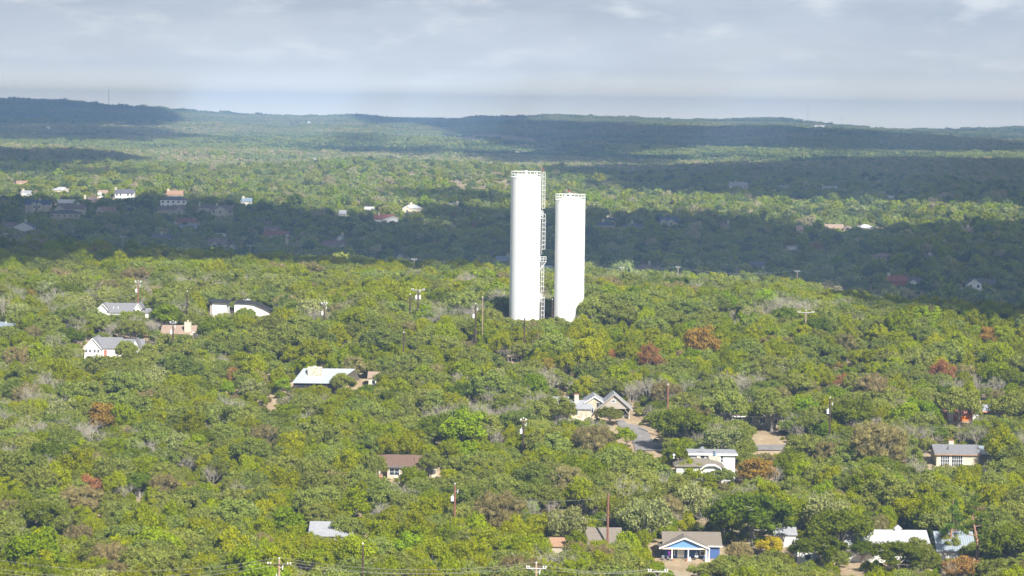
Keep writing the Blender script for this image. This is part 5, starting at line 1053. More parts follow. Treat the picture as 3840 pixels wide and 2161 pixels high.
def crown_shape(rng, nclump, rx, rz, zc, rc, lobes=4, low=-.25, hollow=.62, top=1.0):
    d = rng.normal(size=(nclump * 3, 3)); d /= np.linalg.norm(d, axis=1)[:, None]; d = d[d[:, 2] > low][:nclump]
    lob = np.ones(len(d))
    for k in range(lobes):
        a = rng.uniform(0, 2 * math.pi); lob += .22 * np.clip(np.cos(np.arctan2(d[:, 1], d[:, 0]) - a), 0, 1) ** 3 * rng.uniform(-.9, 1)
    f = rng.uniform(hollow, 1.0, len(d)) * lob
    c = d * f[:, None] * np.array([rx, rx, rz]) + np.array([0, 0, zc]); c[:, 2] += rng.uniform(-.35, .35, len(d))
    return c, rc * rng.uniform(.65, 1.3, len(d))
def wood_mesh(name, m_, centers, rng, h0, rtrunk, nl=6, twigs=0, lean=.3, sides=5):
    b = MB(); base = Vector((0, 0, -.6)); fork = Vector((rng.uniform(-lean, lean), rng.uniform(-lean, lean), h0))
    b.tube([base, base.lerp(fork, .5) + Vector((.08, .05, 0)), fork], [rtrunk * 1.25, rtrunk, rtrunk * .8], sides + 1)
    idx = rng.choice(len(centers), min(nl, len(centers)), replace=False)
    for i in idx:
        c = Vector(centers[i]); mid = fork.lerp(c, .5) + Vector((rng.uniform(-.3, .3), rng.uniform(-.3, .3), -.25 * (c - fork).length * .3))
        b.tube([fork, mid, c], [rtrunk * .55, rtrunk * .36, rtrunk * .12], sides)
    for k in range(twigs):                      # pale dead twigs that poke through the leaves
        c = Vector(centers[idx[rng.integers(len(idx))]]); o = c + Vector(rng.normal(size=3)) * .06
        v = Vector(rng.normal(size=3)); v.z = abs(v.z) * .8; v.normalize(); L_ = rng.uniform(.7, 1.5)
        b.tube([o, o + v * L_ * .5 + Vector((.1, -.05, .06)), o + v * L_], [.055, .04, .015], 3, False)
    return b.build_mesh(name, m_)
def _bm(s, name, m_):
    me = bpy.data.meshes.new(name); me.from_pydata(s.v, [], s.f); me.materials.append(m_); me.update(); return me
MB.build_mesh = _bm
def bare_mesh(name, m_, rng, h, spread, levels=4, r0=.16, up_=.55, kids=3, multi=3):
    b = MB()
    def grow(p, v, L_, r, lev):
        e = p + v * L_; mid = p.lerp(e, .5) + Vector(rng.normal(size=3)) * L_ * .07
        b.tube([p, mid, e], [r, r * .8, r * .6], 4 if lev > 1 else 3, False)
        if lev == 0: return
        for k in range(kids if lev > 1 else kids + 1):
            w = (v + Vector(rng.normal(size=3)) * spread + Vector((0, 0, up_ * .35))).normalized()
            grow(e if k else mid.lerp(e, .6), w, L_ * rng.uniform(.6, .85), r * .58, lev - 1)
    for k in range(multi):
        a = k * 6.283 / multi + rng.uniform(0, 1)
        grow(Vector((0, 0, -.3)), Vector((math.cos(a) * .35, math.sin(a) * .35, 1)).normalized(), h * .36, r0, levels)
    return b.build_mesh(name, m_)
NVAR = 5
TPL = {}
def templates():
    for kind in ('oak', 'juniper', 'leafy', 'pale', 'rust', 'orange', 'yellow', 'brown', 'dark', 'bare'):
        out = []
        nv = {'oak': 6, 'juniper': 6, 'leafy': 3, 'brown': 3, 'pale': 3, 'bare': 4}.get(kind, 2)
        for k in range(nv):
            rng = np.random.default_rng(100 + 17 * k + sum(map(ord, kind)))
            if kind == 'bare':
                w = bare_mesh('bare_branches', M['palebark'], rng, 6.2, .6, 5, .11)
                out.append((None, w, 6.3)); continue
            if kind in ('oak', 'dark'):
                c, r = crown_shape(rng, 62, 3.6, 2.3, 3.8, .88, 7, -.3)
                cm = leaf_mesh(kind + '_crown', L[kind], c, r, 125, .18 if kind == 'oak' else .17, rng, .8, .6)
                wm = wood_mesh('oak_trunk', M['bark'], c, rng, 2.0, .26, 9, 16 if kind == 'oak' else 4); hh = 6.7
            elif kind in ('juniper', 'rust'):
                c, r = crown_shape(rng, 54, 2.9, 2.7, 3.5, .78, 4, -.35, .5)
                c[:, 2] += .35 * np.clip(1.6 - np.hypot(c[:, 0], c[:, 1]), 0, 2)
                cm = leaf_mesh(kind + '_crown', L[kind], c, r, 120 if kind == 'juniper' else 85, .19, rng, 1.0, .5 if kind == 'juniper' else 0, (.35, 1.2), .5, 1.9, .7, .42)
                wm = wood_mesh('juniper_trunk', M['bark'], c, rng, 1.4, .2, 12, 12); hh = 7.0
            elif kind in ('leafy', 'yellow', 'orange'):
                c, r = crown_shape(rng, 44, 3.3, 3.0, 4.0, .98, 5, -.3)
                cm = leaf_mesh(kind + '_crown', L[kind], c, r, 125, .22, rng, .9, .55 if kind != 'orange' else .3, (.6, 1.1), .3)
                wm = wood_mesh('leafy_trunk', M['bark'], c, rng, 1.8, .22, 8, 4); hh = 7.6
            elif kind == 'pale':
                c, r = crown_shape(rng, 40, 3.4, 2.7, 3.9, 1.0, 3, -.3)
                cm = leaf_mesh('pale_crown', L['pale'], c, r, 95, .30, rng, .9, .25, (.5, 1.15), .4, 1.3, .9, .38)
                wm = wood_mesh('pale_trunk', M['palebark'], c, rng, 1.6, .2, 14, 26); hh = 7.2
            elif kind == 'brown':
                c, r = crown_shape(rng, 90, 3.5, 2.7, 3.6, .85, 2, -.5, .55)
                cm = leaf_mesh('brown_crown', L['brown'], c, r, 110, .22, rng, .95, .55, (.4, 1.15), .5, 2.2, .8, .2)
                wm = wood_mesh('brown_trunk', M['bark'], c, rng, 1.5, .2, 24, 40); hh = 7.2
            out.append((cm, wm, hh))
        TPL[kind] = out
templates()
KN = {'oak': ('oak_tree', 'oak tree'), 'juniper': ('juniper_tree', 'juniper tree'), 'leafy': ('broadleaf_tree', 'broadleaf tree'), 'pale': ('pale_leaved_tree', 'tree'),
      'rust': ('rust_coloured_juniper', 'juniper tree'), 'orange': ('autumn_tree', 'autumn tree'), 'yellow': ('yellow_leaved_tree', 'autumn tree'), 'brown': ('brown_twigged_tree', 'tree'),
      'dark': ('dark_oak_tree', 'oak tree'), 'bare': ('bare_tree', 'bare tree')}
SRC = {}
def make_tree(kind, var, x, y, z, sc_, rz, label, group=None, zs=1.0):
    cm, wm, hh = TPL[kind][var % len(TPL[kind])]; nm, cat = KN[kind]
    t = thing(nm, label, cat, (x, y, z), rz, group); t.scale = (sc_, sc_, sc_ * zs)
    if cm is not None:
        c = bpy.data.objects.new('crown', cm); col.objects.link(c); c.parent = t; SRC.setdefault((kind, var % len(TPL[kind]), 'c'), c)
    w = bpy.data.objects.new('trunk' if cm is not None else 'branches', wm); col.objects.link(w); w.parent = t; SRC.setdefault((kind, var % len(TPL[kind]), 'w'), w)
    return t
SOFT = []      # the view rectangles that belong to trees
SPEC = []      # hand placed trees: x, y, radius
def special(kind, px, top, wpx, label, var=0, zs=1.0, clr=.55, group=None, d0=350.0):
    hh = TPL[kind][var % len(TPL[kind])][2] * zs
    base_w = {'oak': 8.6, 'dark': 8.6, 'juniper': 7.0, 'rust': 7.0}.get(kind, 8.2)
    d = place(px, top + 60, 0, d0)[1]; s_ = 1.0
    for _ in range(4):
        s_ = wpx * d / F / base_w; d = place(px, top, hh * s_, d0)[1]
    x, y, z = place(px, top, hh * s_, d0)
    t = make_tree(kind, var, x, y, z, s_, (px * 1.7) % 6.28, label, group, zs)
    SPEC.append((x, y, base_w * s_ / 2)); CLEAR.append((px - wpx * .42, top - 2, px + wpx * .42, top + clr * wpx * .8, y - base_w * s_ * .35)); SOFT.append(len(CLEAR) - 1)
    MARKS.append((px, top + wpx * .3, t['label'].split(',')[0][:44].rsplit(' ', 1)[0] if False else None)) if False else None
    return t
S = special
S('orange', 2628, 1218, 165, 'largest rust-orange domed tree, up and right of the reddish juniper', 0)
S('rust', 2440, 1288, 120, 'salmon-red dying juniper below and left of the big rust-orange dome', 0)
S('rust', 2418, 1338, 56, 'small rust tuft just beneath the salmon-red dying juniper', 1)
S('orange', 2052, 1338, 84, 'orange-tinged tree below the taller tank', 1)
S('rust', 2292, 1308, 56, 'small orange-brown crown left of the salmon-red juniper', 1)
S('rust', 866, 1374, 76, 'orange crown left of the pale metal roof with stone chimney', 1)
S('leafy', 860, 1425, 74, 'lime green crown directly below the orange crown left of metal roof', 0)
S('rust', 3162, 1400, 84, 'flame-orange fan-shaped crown above the dark transformer pole', 0, .8)
S('rust', 3538, 1346, 110, 'reddish-pink half bare tree near the right edge, high in the wood', 1)
S('brown', 3038, 1418, 84, 'pinkish-brown twiggy tree left of the flame-orange crown', 0)
S('orange', 3135, 1352, 46, 'tiny bright orange crown above the flame-orange fan', 0)
S('orange', 3712, 1222, 90, 'ochre-orange crown near right edge below the sunlit crest', 1)
S('juniper', 3640, 1322, 80, 'rich yellow-green juniper right of the reddish-pink half bare tree', 1)
S('orange', 395, 1504, 150, 'wide olive-orange tree with pale branches at left', 1)
S('orange', 120, 1080, 46, 'small burnt orange crown high at the left under the crest', 0)
S('orange', 2845, 1712, 170, 'broad orange-leaved tree right of the flat-roofed white house', 0, .8)
S('rust', 330, 1780, 130, 'coral-orange patchy tree at lower left', 0, .7)
S('brown', 300, 1812, 190, 'broad grey-brown twiggy dome at lower left', 0, .8)
S('brown', 28, 1862, 120, 'brown twiggy dome cut by the left edge', 1)
S('dark', 185, 1878, 190, 'dense dark olive oak above the bright lime tree at lower left', 0)
S('leafy', 135, 1972, 240, 'large bright lime-green tree at lower left corner', 1)
S('brown', 300, 1955, 130, 'olive-brown crown right of the bright lime tree', 2)
S('brown', 1870, 1826, 235, 'big bare grey-brown dome left of centre bottom', 0, 1.1)
S('brown', 3310, 1564, 270, 'biggest olive-grey twiggy dome, above the glass-fronted house', 1, .95)
S('brown', 3105, 1642, 150, 'rounded olive-green twiggy crown left of the glass-fronted house', 2)
S('dark', 3200, 1485, 200, 'dark green broad crown behind the biggest olive-grey dome', 1)
S('leafy', 1735, 1538, 195, 'bright green rounded tree in mid-forest left of the transformer pole', 2)
S('leafy', 1330, 1996, 190, 'tall bright yellow-green tree behind the plain dark pole at bottom', 0)
S('leafy', 1180, 2052, 150, 'yellow-green bush between the two bottom poles', 1, .8)
S('dark', 2830, 1838, 330, 'huge dark olive oak behind and right of the blue cottage', 0, .85)
S('pale', 2600, 1822, 180, 'pale sage tree directly above the blue cottage', 0)
S('pale', 2420, 1868, 215, 'pale sage tree up and left of the blue cottage', 1)
S('pale', 2130, 1900, 190, 'pale straw-green tree left of the tall pole', 2)
S('pale', 3105, 1858, 200, 'pale feathery tree up-left of the long white metal roof', 0)
S('pale', 2700, 1608, 185, 'pale straggly tree with bleached limbs above the flat-roofed house', 1, .8)
S('dark', 2560, 1520, 235, 'spreading dark oak standing beside the grey drive', 1, .95)
S('leafy', 2350, 1602, 92, 'pale yellow-green bush left of the grey drive', 2, .9)
S('brown', 2215, 1578, 190, 'olive twiggy dome left of the grey drive', 1)
S('oak', 2290, 1526, 110, 'grey-green oak in front of the gabled carport', 2, .8)
S('dark', 3150, 1905, 290, 'dark oak left of the long white metal roof', 1, .85)
S('dark', 3085, 2002, 220, 'low dark oak in front of the white outbuilding', 0, .8)
S('oak', 3550, 2000, 130, 'oak between the long white roof and the blue-grey roof', 4)
S('dark', 3380, 2024, 230, 'rounded dark oak in front of the long white metal roof', 0, .75)
S('dark', 3790, 1960, 230, 'dark oak mass filling the bottom right corner', 1, 1.1)
S('yellow', 2890, 2010, 120, 'golden yellow shrub-like tree right of the blue cottage', 0, .7)
S('brown', 2775, 2020, 118, 'olive-gold vase-shaped tree standing at right end of the cottage porch', 2, 1.1)
S('oak', 2652, 2110, 170, 'low grey-green bush in front of the cottage porch', 1, .5)
S('oak', 2232, 1120, 150, 'spreading oak overlapping the foot of the shorter tank', 0, 1.1, .2)
S('juniper', 1968, 1168, 62, 'pointed juniper rising before the foot of the taller tank', 0, 1.1, .1)
S('oak', 1925, 1180, 76, 'small oak at the left foot of the taller tank', 1, .9, .1)
S('oak', 2125, 1172, 90, 'small oak between the feet of the two tanks', 3, .9, .1)
S('juniper', 2044, 1186, 50, 'small juniper under the ladder of the taller tank', 2, .9, .1)
S('oak', 2176, 1164, 74, 'small ragged oak at the right foot of the shorter tank', 5, 1.1, .1)
S('dark', 3238, 2022, 130, 'dark oak hiding the left wall under the long white metal roof', 1, .9)
S('oak', 2325, 1132, 165, 'wide oak right of the one overlapping the shorter tank', 2)
S('juniper', 2590, 1726, 135, 'yellow-green juniper at the lower left corner of the flat-roofed white house', 1, .8)
S('oak', 2690, 1752, 150, 'low oak in front of the arched porch of the flat-roofed house', 3, .7)
S('oak', 1290, 1402, 105, 'oak overlapping the right end of the pale metal roof with stone chimney', 0)
S('oak', 1402, 1690, 110, 'grey-green oak covering the left end of the beige house', 1, 1.6)
S('oak', 470, 1276, 100, 'oak in front of the long grey roof of the white gabled house', 3, 1.25)
S('oak', 1612, 1694, 96, 'grey-green oak drooping over the right end of the beige house roof', 2, 1.35)
S('oak', 2722, 1462, 210, 'grey-green oak screening the left end of the low white-eaved house', 3)
S('oak', 2895, 1476, 190, 'grey-green oak screening the right end of the low white-eaved house', 1)
S('dark', 2812, 1500, 130, 'small dark oak before the middle of the low white-eaved house', 0, .9)
S('oak', 2100, 1486, 150, 'big oak covering the stone end of the gabled carport house', 4)
S('oak', 2800, 1530, 90, 'broad oak over the middle of the low white-eaved house', 5, .9)
S('oak', 3598, 1452, 200, 'oak covering most of the orange-trimmed house, on its left', 2)
S('oak', 3790, 1470, 180, 'oak before the right end of the orange-trimmed house', 1)
S('oak', 3645, 2036, 110, 'grey-green oak beneath the blue-grey roof behind pines', 0)
S('oak', 1218, 1940, 110, 'small oak in front of the left end of the silver roof', 3)
S('oak', 1298, 1930, 150, 'grey-green oak growing over the silver roof', 5)
S('bare', 2750, 1160, 62, 'bleached leafless tree near the crest right of the tanks', 0)
S('bare', 480, 1818, 120, 'white leafless tree right of the coral-orange tree', 1, .8)
S('bare', 700, 1704, 76, 'tall grey leafless tree, left one of the leafless pair', 2, 1.4)
S('bare', 790, 1752, 110, 'grey tangled leafless tree, right one of the leafless pair', 3, .9)
S('bare', 2000, 1868, 100, 'white-limbed leafless tree left of the tall reddish-brown pole', 0, 1.2)
S('bare', 2205, 1880, 76, 'pinkish leafless tree just left of the tall reddish-brown pole', 1)
S('bare', 3010, 1578, 110, 'leafless grey tree below the dark transformer pole', 2)
S('bare', 1915, 1300, 110, 'fan of bleached branches below the taller tank', 3, .7)
S('bare', 3600, 1980, 120, 'leafless grey tree among pines at the bottom right', 0)
S('bare', 1870, 1620, 60, 'thin white leafless tree left of the mid-forest transformer pole', 1, 1.5)
S('rust', 3610, 2080, 170, 'red-flecked bronze shrub mass at bottom right', 1, .6)
S('brown', 1560, 1712, 66, 'rust-brown twiggy shrub before the beige house', 0, .9)
S('juniper', 1545, 1738, 120, 'yellow-green juniper before the beige house', 3)
S('juniper', 3560, 1640, 70, 'vivid lime bush behind the glass-fronted house', 4, .6)
S('oak', 3420, 1672, 100, 'dark rounded oak at the left end of the glass-fronted house', 4)
S('rust', 1342, 760, 14, 'tiny red crown right of the centre-left houses in the valley', 0, d0=1250)
S('rust', 1700, 792, 34, 'dark red crown in the shaded valley left of the taller tank', 1, d0=1250)
S('rust', 1786, 832, 40, 'dark red crown nearest the taller tank in the shaded valley', 0, d0=1250)
S('orange', 2965, 895, 50, 'brownish orange tree above the white trailer', 1, d0=1250)
S('orange', 3060, 905, 55, 'brownish orange tree right of the white trailer', 0, d0=1250)
S('leafy', 2800, 1012, 80, 'greener rounded tree in valley shade above the crest right of tanks', 1, d0=1250)
def pine(px, top, wpx, label, rng, lean=0.0, hgt=14.0):
    x, y, z = place(px, top, hgt); t = thing('pine_tree', label, 'pine tree', (x, y, z), group='pines at the bottom right')
    b = MB(); R_ = wpx * y / F / 2; tips = []
    b.tube([(0, 0, -.6), (.15, 0, hgt * .35), (-.1 + lean, 0, hgt * .7), (lean, 0, hgt)], [.3, .25, .17, .05], 8)
    for k in range(15):
        zz = hgt * (.42 + .55 * k / 15); a = rng.uniform(0, 6.28); Lb = R_ * rng.uniform(.55, 1.0) * (1.25 - zz / hgt)
        Lb = max(Lb, .8); e = Vector((lean * zz / hgt + Lb * math.cos(a), Lb * math.sin(a), zz + .25 * Lb)); b.tube([(lean * zz / hgt, 0, zz), e * .5 + Vector((lean, 0, zz)) * .5 - Vector((0, 0, .15)), e], [.09, .06, .025], 4, False)
        tips += [e, Vector((lean, 0, zz)).lerp(e, .7)]
    b.build('trunk', M['redbark'], t)
    c = np.array([tuple(p) for p in tips]); me = leaf_mesh('pine_crown', L['pine'], c, rng.uniform(.6, 1.05, len(c)), 85, .30, rng, .6, 0, (.1, 1.1), .5, 1.0, .9, .18)
    o = bpy.data.objects.new('crown', me); col.objects.link(o); o.parent = t
    CLEAR.append((px - wpx * .35, top, px + wpx * .35, top + hgt * F / y * .8, y - 2)); SPEC.append((x, y, 2.5))
pine(3668, 1846, 150, 'tall thin pine with long bare reddish trunk near right edge', np.random.default_rng(5), -.9, 15)
pine(3565, 1870, 120, 'bushier pine left of the tall thin pine', np.random.default_rng(6), .5, 12)

# ---- the wood itself: every tree of the near slope first, the nearest three hundred as things of their own
rng = np.random.default_rng(7)
def jitter(y0, y1, step, grow, pxm=260):
    xs, ys = [], []; y = y0
    while y < y1:
        st = step * (1 + grow * (y - y0)); hw = (W / 2 + pxm) / F * y
        n = int(2 * hw / st); xs.append(-hw + (np.arange(n) + rng.uniform(0, 1, n)) * st); ys.append(y + rng.uniform(-.5, .5, n) * st); y += st
    return np.concatenate(xs), np.concatenate(ys)
CA = np.array(CLEAR)
def open_filter(x, y, z, R, hh, steps=(1.0, .72, .5)):
    """shrink or drop trees that would hide something the photograph shows; returns scale factors (0 = leave out)"""
    f = np.zeros(len(x)); todo = np.ones(len(x), bool)
    for st in steps:
        px, pt, d = project(x, y, z + hh * st); s = F / d
        bad = np.zeros(len(x), bool); rr = R * st * s * .8
        for x0, y0, x1, y1, dd in CA:
            bad |= (px + rr > x0) & (px - rr < x1) & (pt < y1) & (pt + 1.55 * hh * st * s > y0) & (y < dd)
        for fx, fy, hw, a, b in FOOT:
            bad |= (np.abs(x - fx) < hw + R * st * .7) & (y > fy + a - R * st * .5) & (y < fy + b + R * st * .6)
        for sx, sy, sr in SPEC:
            if sy < 1200: bad |= np.hypot(x - sx, y - sy) < .42 * (sr + R * st)
        ok = todo & ~bad; f[ok] = st; todo &= bad
    return f
def species(x, y, n, tab):
    a = vnoise(x, y, 41, 45); b = vnoise(x, y, 43, 25); r = rng.uniform(0, 1, n)
    kinds, w = zip(*tab); w = np.array(w, float)
    j = np.clip((a - .5) * 1.1 + (r - .5) + .5, 0, .9999); cw = np.cumsum(w) / w.sum()
    return np.searchsorted(cw, j, side='right').clip(0, len(kinds) - 1)
TAB = [('juniper', 42), ('leafy', 2.5), ('brown', 3), ('orange', 0), ('oak', 42), ('dark', 5), ('pale', 1.5), ('bare', .5)]
KIDX = [k for k, _ in TAB]
x, y = jitter(478, 1150, 4.5, .0002)
sp = species(x, y, len(x), TAB)
scl = np.clip(rng.normal(.88, .22, len(x)), .5, 1.5)
# clearings behind roads and yards
z = H(x, y)
R = np.array([{'juniper': 3.1, 'oak': 4.0, 'dark': 4.0}.get(KIDX[k], 3.7) for k in sp]) * scl
HH = np.array([TPL[KIDX[k]][0][2] for k in sp]) * scl
f = open_filter(x, y, z, R, HH); ok = f > 0
x, y, z, sp, scl, R, HH = x[ok], y[ok], z[ok], sp[ok], (scl * f)[ok], (R * f)[ok], (HH * f)[ok]
var = rng.integers(0, 60, len(x)); rot = rng.uniform(0, 2 * math.pi, len(x))
px, py, d = project(x, y, z + HH * .75)
size = R / d * np.where((px > 25) & (px < W - 25) & (py > 0) & (py < HT - 25), 1, 0)
# keep those of which something shows: a nearer crown over its middle hides it
order = np.argsort(-size)
cand = order[:900]; vis = []
for i in cand:
    nearer = (y < y[i] - 1) & (np.abs(px - px[i]) < R / d * F * .8)
    q = nearer & (py < py[i] + 8) & (np.abs(py - py[i]) < HH / d * F * .4)
    vis.append(q.sum() == 0)
cand = cand[np.array(vis)][:296]
DIRS = ['right of', 'up-right of', 'above', 'up-left of', 'left of', 'down-left of', 'below', 'down-right of']
LOOK = {'oak': 'grey-green oak', 'juniper': 'yellow-green juniper', 'leafy': 'bright green broadleaf', 'pale': 'pale sage-leaved tree', 'orange': 'orange-tinged tree', 'brown': 'brown twiggy tree', 'dark': 'dark olive oak', 'bare': 'leafless pale tree'}
MK = [(a, b, c) for a, b, c in MARKS if b > 1100] + [(135, 2040, 'large bright lime tree'), (1870, 1900, 'big bare grey-brown dome'), (3310, 1640, 'biggest olive-grey dome'), (2845, 1760, 'broad orange-leaved tree'), (480, 1850, 'white leafless tree'), (1735, 1600, 'bright green mid-forest tree'), (745, 1780, 'leafless grey pair'), (395, 1550, 'wide olive-orange tree'), (3668, 1950, 'tall thin pine'), (300, 1850, 'broad grey-brown dome'), (2600, 1880, 'pale sage tree above cottage')]
MX = np.array([(a, b) for a, b, c in MK])
groups = {}
for i in cand:
    dd = np.hypot(MX[:, 0] - px[i], MX[:, 1] - py[i]); k = int(np.argmin(dd)); a = math.atan2(MX[k, 1] - py[i], px[i] - MX[k, 0])
    di = int(round(a / (math.pi / 4))) % 8; groups.setdefault((k, di, KIDX[sp[i]]), []).append((dd[k], i))
ORD = ['nearest', 'second nearest', 'third nearest', 'fourth nearest', 'fifth nearest', 'sixth nearest', 'seventh nearest', 'eighth nearest', 'ninth nearest', 'tenth nearest', 'eleventh nearest', 'twelfth nearest', 'thirteenth nearest', 'fourteenth nearest']
used = set()
for (k, di, kd), lst in groups.items():
    lst.sort()
    for n_, (_, i) in enumerate(lst):
        lb = f"{LOOK[kd]} {DIRS[di]} the {MK[k][2]}"
        if len(lst) > 1: lb = f"{LOOK[kd]} {DIRS[di]} the {MK[k][2]}, {ORD[min(n_, 13)]} to it"
        make_tree(kd, int(var[i]), x[i], y[i], z[i], scl[i], rot[i], lb, 'trees of the near slope'); used.add(int(i))
# every variant must exist once as a real tree, for the woodland to repeat
for kd in KIDX:
    for v_ in range(len(TPL[kd])):
        if (kd, v_, 'w') not in SRC:
            c = [i for i in order if int(i) not in used and KIDX[sp[i]] == kd]
            i = c[0]; used.add(int(i)); k = int(np.argmin(np.hypot(MX[:, 0] - px[i], MX[:, 1] - py[i])))
            make_tree(kd, v_, x[i], y[i], z[i], scl[i], rot[i], f"{LOOK[kd]} {['smaller','low','slender','spreading','compact','leaning'][v_ % 6]} in the wood near the {MK[k][2]}", 'trees of the near slope')

def scatter(name, pts, rot_, scl_, idx, sources, zs=None):
    """one woodland object: its vertices carry turn, size and variety, geometry nodes put a tree on each"""
    me = bpy.data.meshes.new(name); me.vertices.add(len(pts)); me.vertices.foreach_set('co', np.asarray(pts, np.float32).ravel())
    for nm, ty, da in (('turn', 'FLOAT', rot_), ('size', 'FLOAT', scl_), ('tall', 'FLOAT', scl_ * (1 if zs is None else zs))):
        a = me.attributes.new(nm, ty, 'POINT'); a.data.foreach_set('value', np.asarray(da, np.float32))
    a = me.attributes.new('variety', 'INT', 'POINT'); a.data.foreach_set('value', np.asarray(idx, np.int32))
    o = bpy.data.objects.new(name, me); col.objects.link(o); o['kind'] = 'stuff'
    g = bpy.data.node_groups.new(name, 'GeometryNodeTree'); g.interface.new_socket('Geometry', in_out='INPUT', socket_type='NodeSocketGeometry'); g.interface.new_socket('Geometry', in_out='OUTPUT', socket_type='NodeSocketGeometry')
    gi = g.nodes.new('NodeGroupInput'); go = g.nodes.new('NodeGroupOutput')
    gj = g.nodes.new('GeometryNodeJoinGeometry')
    for grp in reversed(sources):
        j = g.nodes.new('GeometryNodeJoinGeometry')
        for s_ in grp:
            oi = g.nodes.new('GeometryNodeObjectInfo'); oi.transform_space = 'ORIGINAL'; oi.inputs['Object'].default_value = s_; g.links.new(oi.outputs['Geometry'], j.inputs[0])
        gt = g.nodes.new('GeometryNodeGeometryToInstance'); g.links.new(j.outputs[0], gt.inputs[0]); g.links.new(gt.outputs[0], gj.inputs[0])
    def na(nm, ty):
        n = g.nodes.new('GeometryNodeInputNamedAttribute'); n.data_type = ty; n.inputs['Name'].default_value = nm; return n.outputs['Attribute']
    ip = g.nodes.new('GeometryNodeInstanceOnPoints'); ip.inputs['Pick Instance'].default_value = True
    cx = g.nodes.new('ShaderNodeCombineXYZ'); g.links.new(na('turn', 'FLOAT'), cx.inputs[2])
    e2r = g.nodes.new('FunctionNodeEulerToRotation'); g.links.new(cx.outputs[0], e2r.inputs[0])
    cs = g.nodes.new('ShaderNodeCombineXYZ'); sz = na('size', 'FLOAT'); g.links.new(sz, cs.inputs[0]); g.links.new(sz, cs.inputs[1]); g.links.new(na('tall', 'FLOAT'), cs.inputs[2])
    mp = g.nodes.new('GeometryNodeMeshToPoints'); g.links.new(gi.outputs[0], mp.inputs[0]); g.links.new(mp.outputs[0], ip.inputs['Points'])
    g.links.new(gj.outputs[0], ip.inputs['Instance']); g.links.new(e2r.outputs[0], ip.inputs['Rotation']); g.links.new(cs.outputs[0], ip.inputs['Scale']); g.links.new(na('variety', 'INT'), ip.inputs['Instance Index'])
    g.links.new(ip.outputs[0], go.inputs[0])
    md = o.modifiers.new('trees', 'NODES'); md.node_group = g
    return o
rest = np.array([i for i in range(len(x)) if i not in used])
STN = {'oak': 'oak_woodland', 'juniper': 'juniper_woodland', 'leafy': 'broadleaf_woodland', 'pale': 'pale_leaved_woodland', 'orange': 'autumn_woodland', 'brown': 'twiggy_woodland', 'dark': 'dark_oak_woodland', 'bare': 'bare_woodland'}
for kd in KIDX:
    q = rest[np.array([KIDX[sp[i]] == kd for i in rest])]
    if not len(q): continue
    nv = len(TPL[kd]); srcs = [[SRC[k] for k in ((kd, v_, 'c'), (kd, v_, 'w')) if k in SRC] for v_ in range(nv)]
    scatter(STN[kd], np.stack([x[q], y[q], z[q]], -1), rot[q], scl[q], var[q] % nv, srcs)
# undergrowth between and in front of the trees
CA = np.array([q_ for k_, q_ in enumerate(CLEAR) if k_ not in SOFT])
ux, uy = jitter(480, 1120, 3.6, .0); uz = H(ux, uy); us = rng.uniform(.18, .42, len(ux))
uf = open_filter(ux, uy, uz, 3.6 * us, 6.6 * us, (1.0, .6)); k = uf > 0
srcs = [[SRC[('oak', v_, 'c')]] for v_ in range(3)] + [[SRC[('juniper', v_, 'c')]] for v_ in range(3)] + [[SRC[('brown', 0, 'c')]], [SRC[('leafy', 0, 'c')]]]
scatter('undergrowth', np.stack([ux[k], uy[k], uz[k] - 1.2 * us[k]], -1), rng.uniform(0, 6.28, k.sum()), (us * uf)[k], rng.integers(0, 8, k.sum()), srcs)

CA = np.array(CLEAR)
# ---- valley and far woods: simpler trees
def simple_tree(kind, seed, scale=1.0, nc=13, per=42, leaf=.42):
    r_ = np.random.default_rng(seed); c, r = crown_shape(r_, nc, 2.7, 2.2, 3.6, 1.35, 3, -.2, .55)
    return leaf_mesh('valley_crown', L[kind], c, r, per, leaf, r_, .85, .7, (.75, 1.15), .4)
def trunk_simple():
    b = MB(); b.tube([(0, 0, -1), (0, 0, 1.5), (.2, .1, 3.2)], [.3, .24, .12], 5); return b.build_mesh('valley_trunk', M['bark'])
tk = trunk_simple(); VS = []
VK = ['far_b', 'juniper', 'far_a', 'oak', 'far_d', 'far_b', 'dark', 'far_c', 'pale', 'leafy']
for k_, v_ in (('far_a', 'oak'), ('far_b', 'juniper'), ('far_c', 'brown'), ('far_d', 'dark')): LOOK[k_] = LOOK[v_]; KN[k_] = KN[v_]
mx, my = jitter(1150, 3050, 6.6, .0003, 330)
mz = H(mx, my); ms = np.clip(rng.normal(1.02, .24, len(mx)), .55, 1.8); f = open_filter(mx, my, mz, 3.6 * ms, 6.3 * ms, (1.0, .65, .4)); k = f > 0
mx, my, mz, ms = mx[k], my[k], mz[k], (ms * f)[k]
mpx, mpy, md_ = project(mx, my, mz + 3)
open1 = np.minimum.reduce([sdf(mpx, mpy, p) for p in ([(1690, 655), (1900, 640), (1915, 730), (1760, 735), (1680, 700)], [(1480, 640), (1580, 640), (1570, 668), (1490, 668)])])
keep = (rng.uniform(0, 1, len(mx)) > np.where(open1 < 0, .72, 0.03)); mx, my, mz, ms, mpx, mpy = mx[keep], my[keep], mz[keep], ms[keep], mpx[keep], mpy[keep]
vm = species(mx, my, len(mx), [(str(i), w) for i, w in enumerate([14, 13, 18, 17, 15, 8, 6, 4, 4, 3])])
vm = np.where(rng.uniform(0, 1, len(mx)) < .35, rng.integers(0, 10, len(mx)), vm)
vis_ = (mpx > 200) & (mpx < 3600) & (mpy > 640) & (mpy < 900)
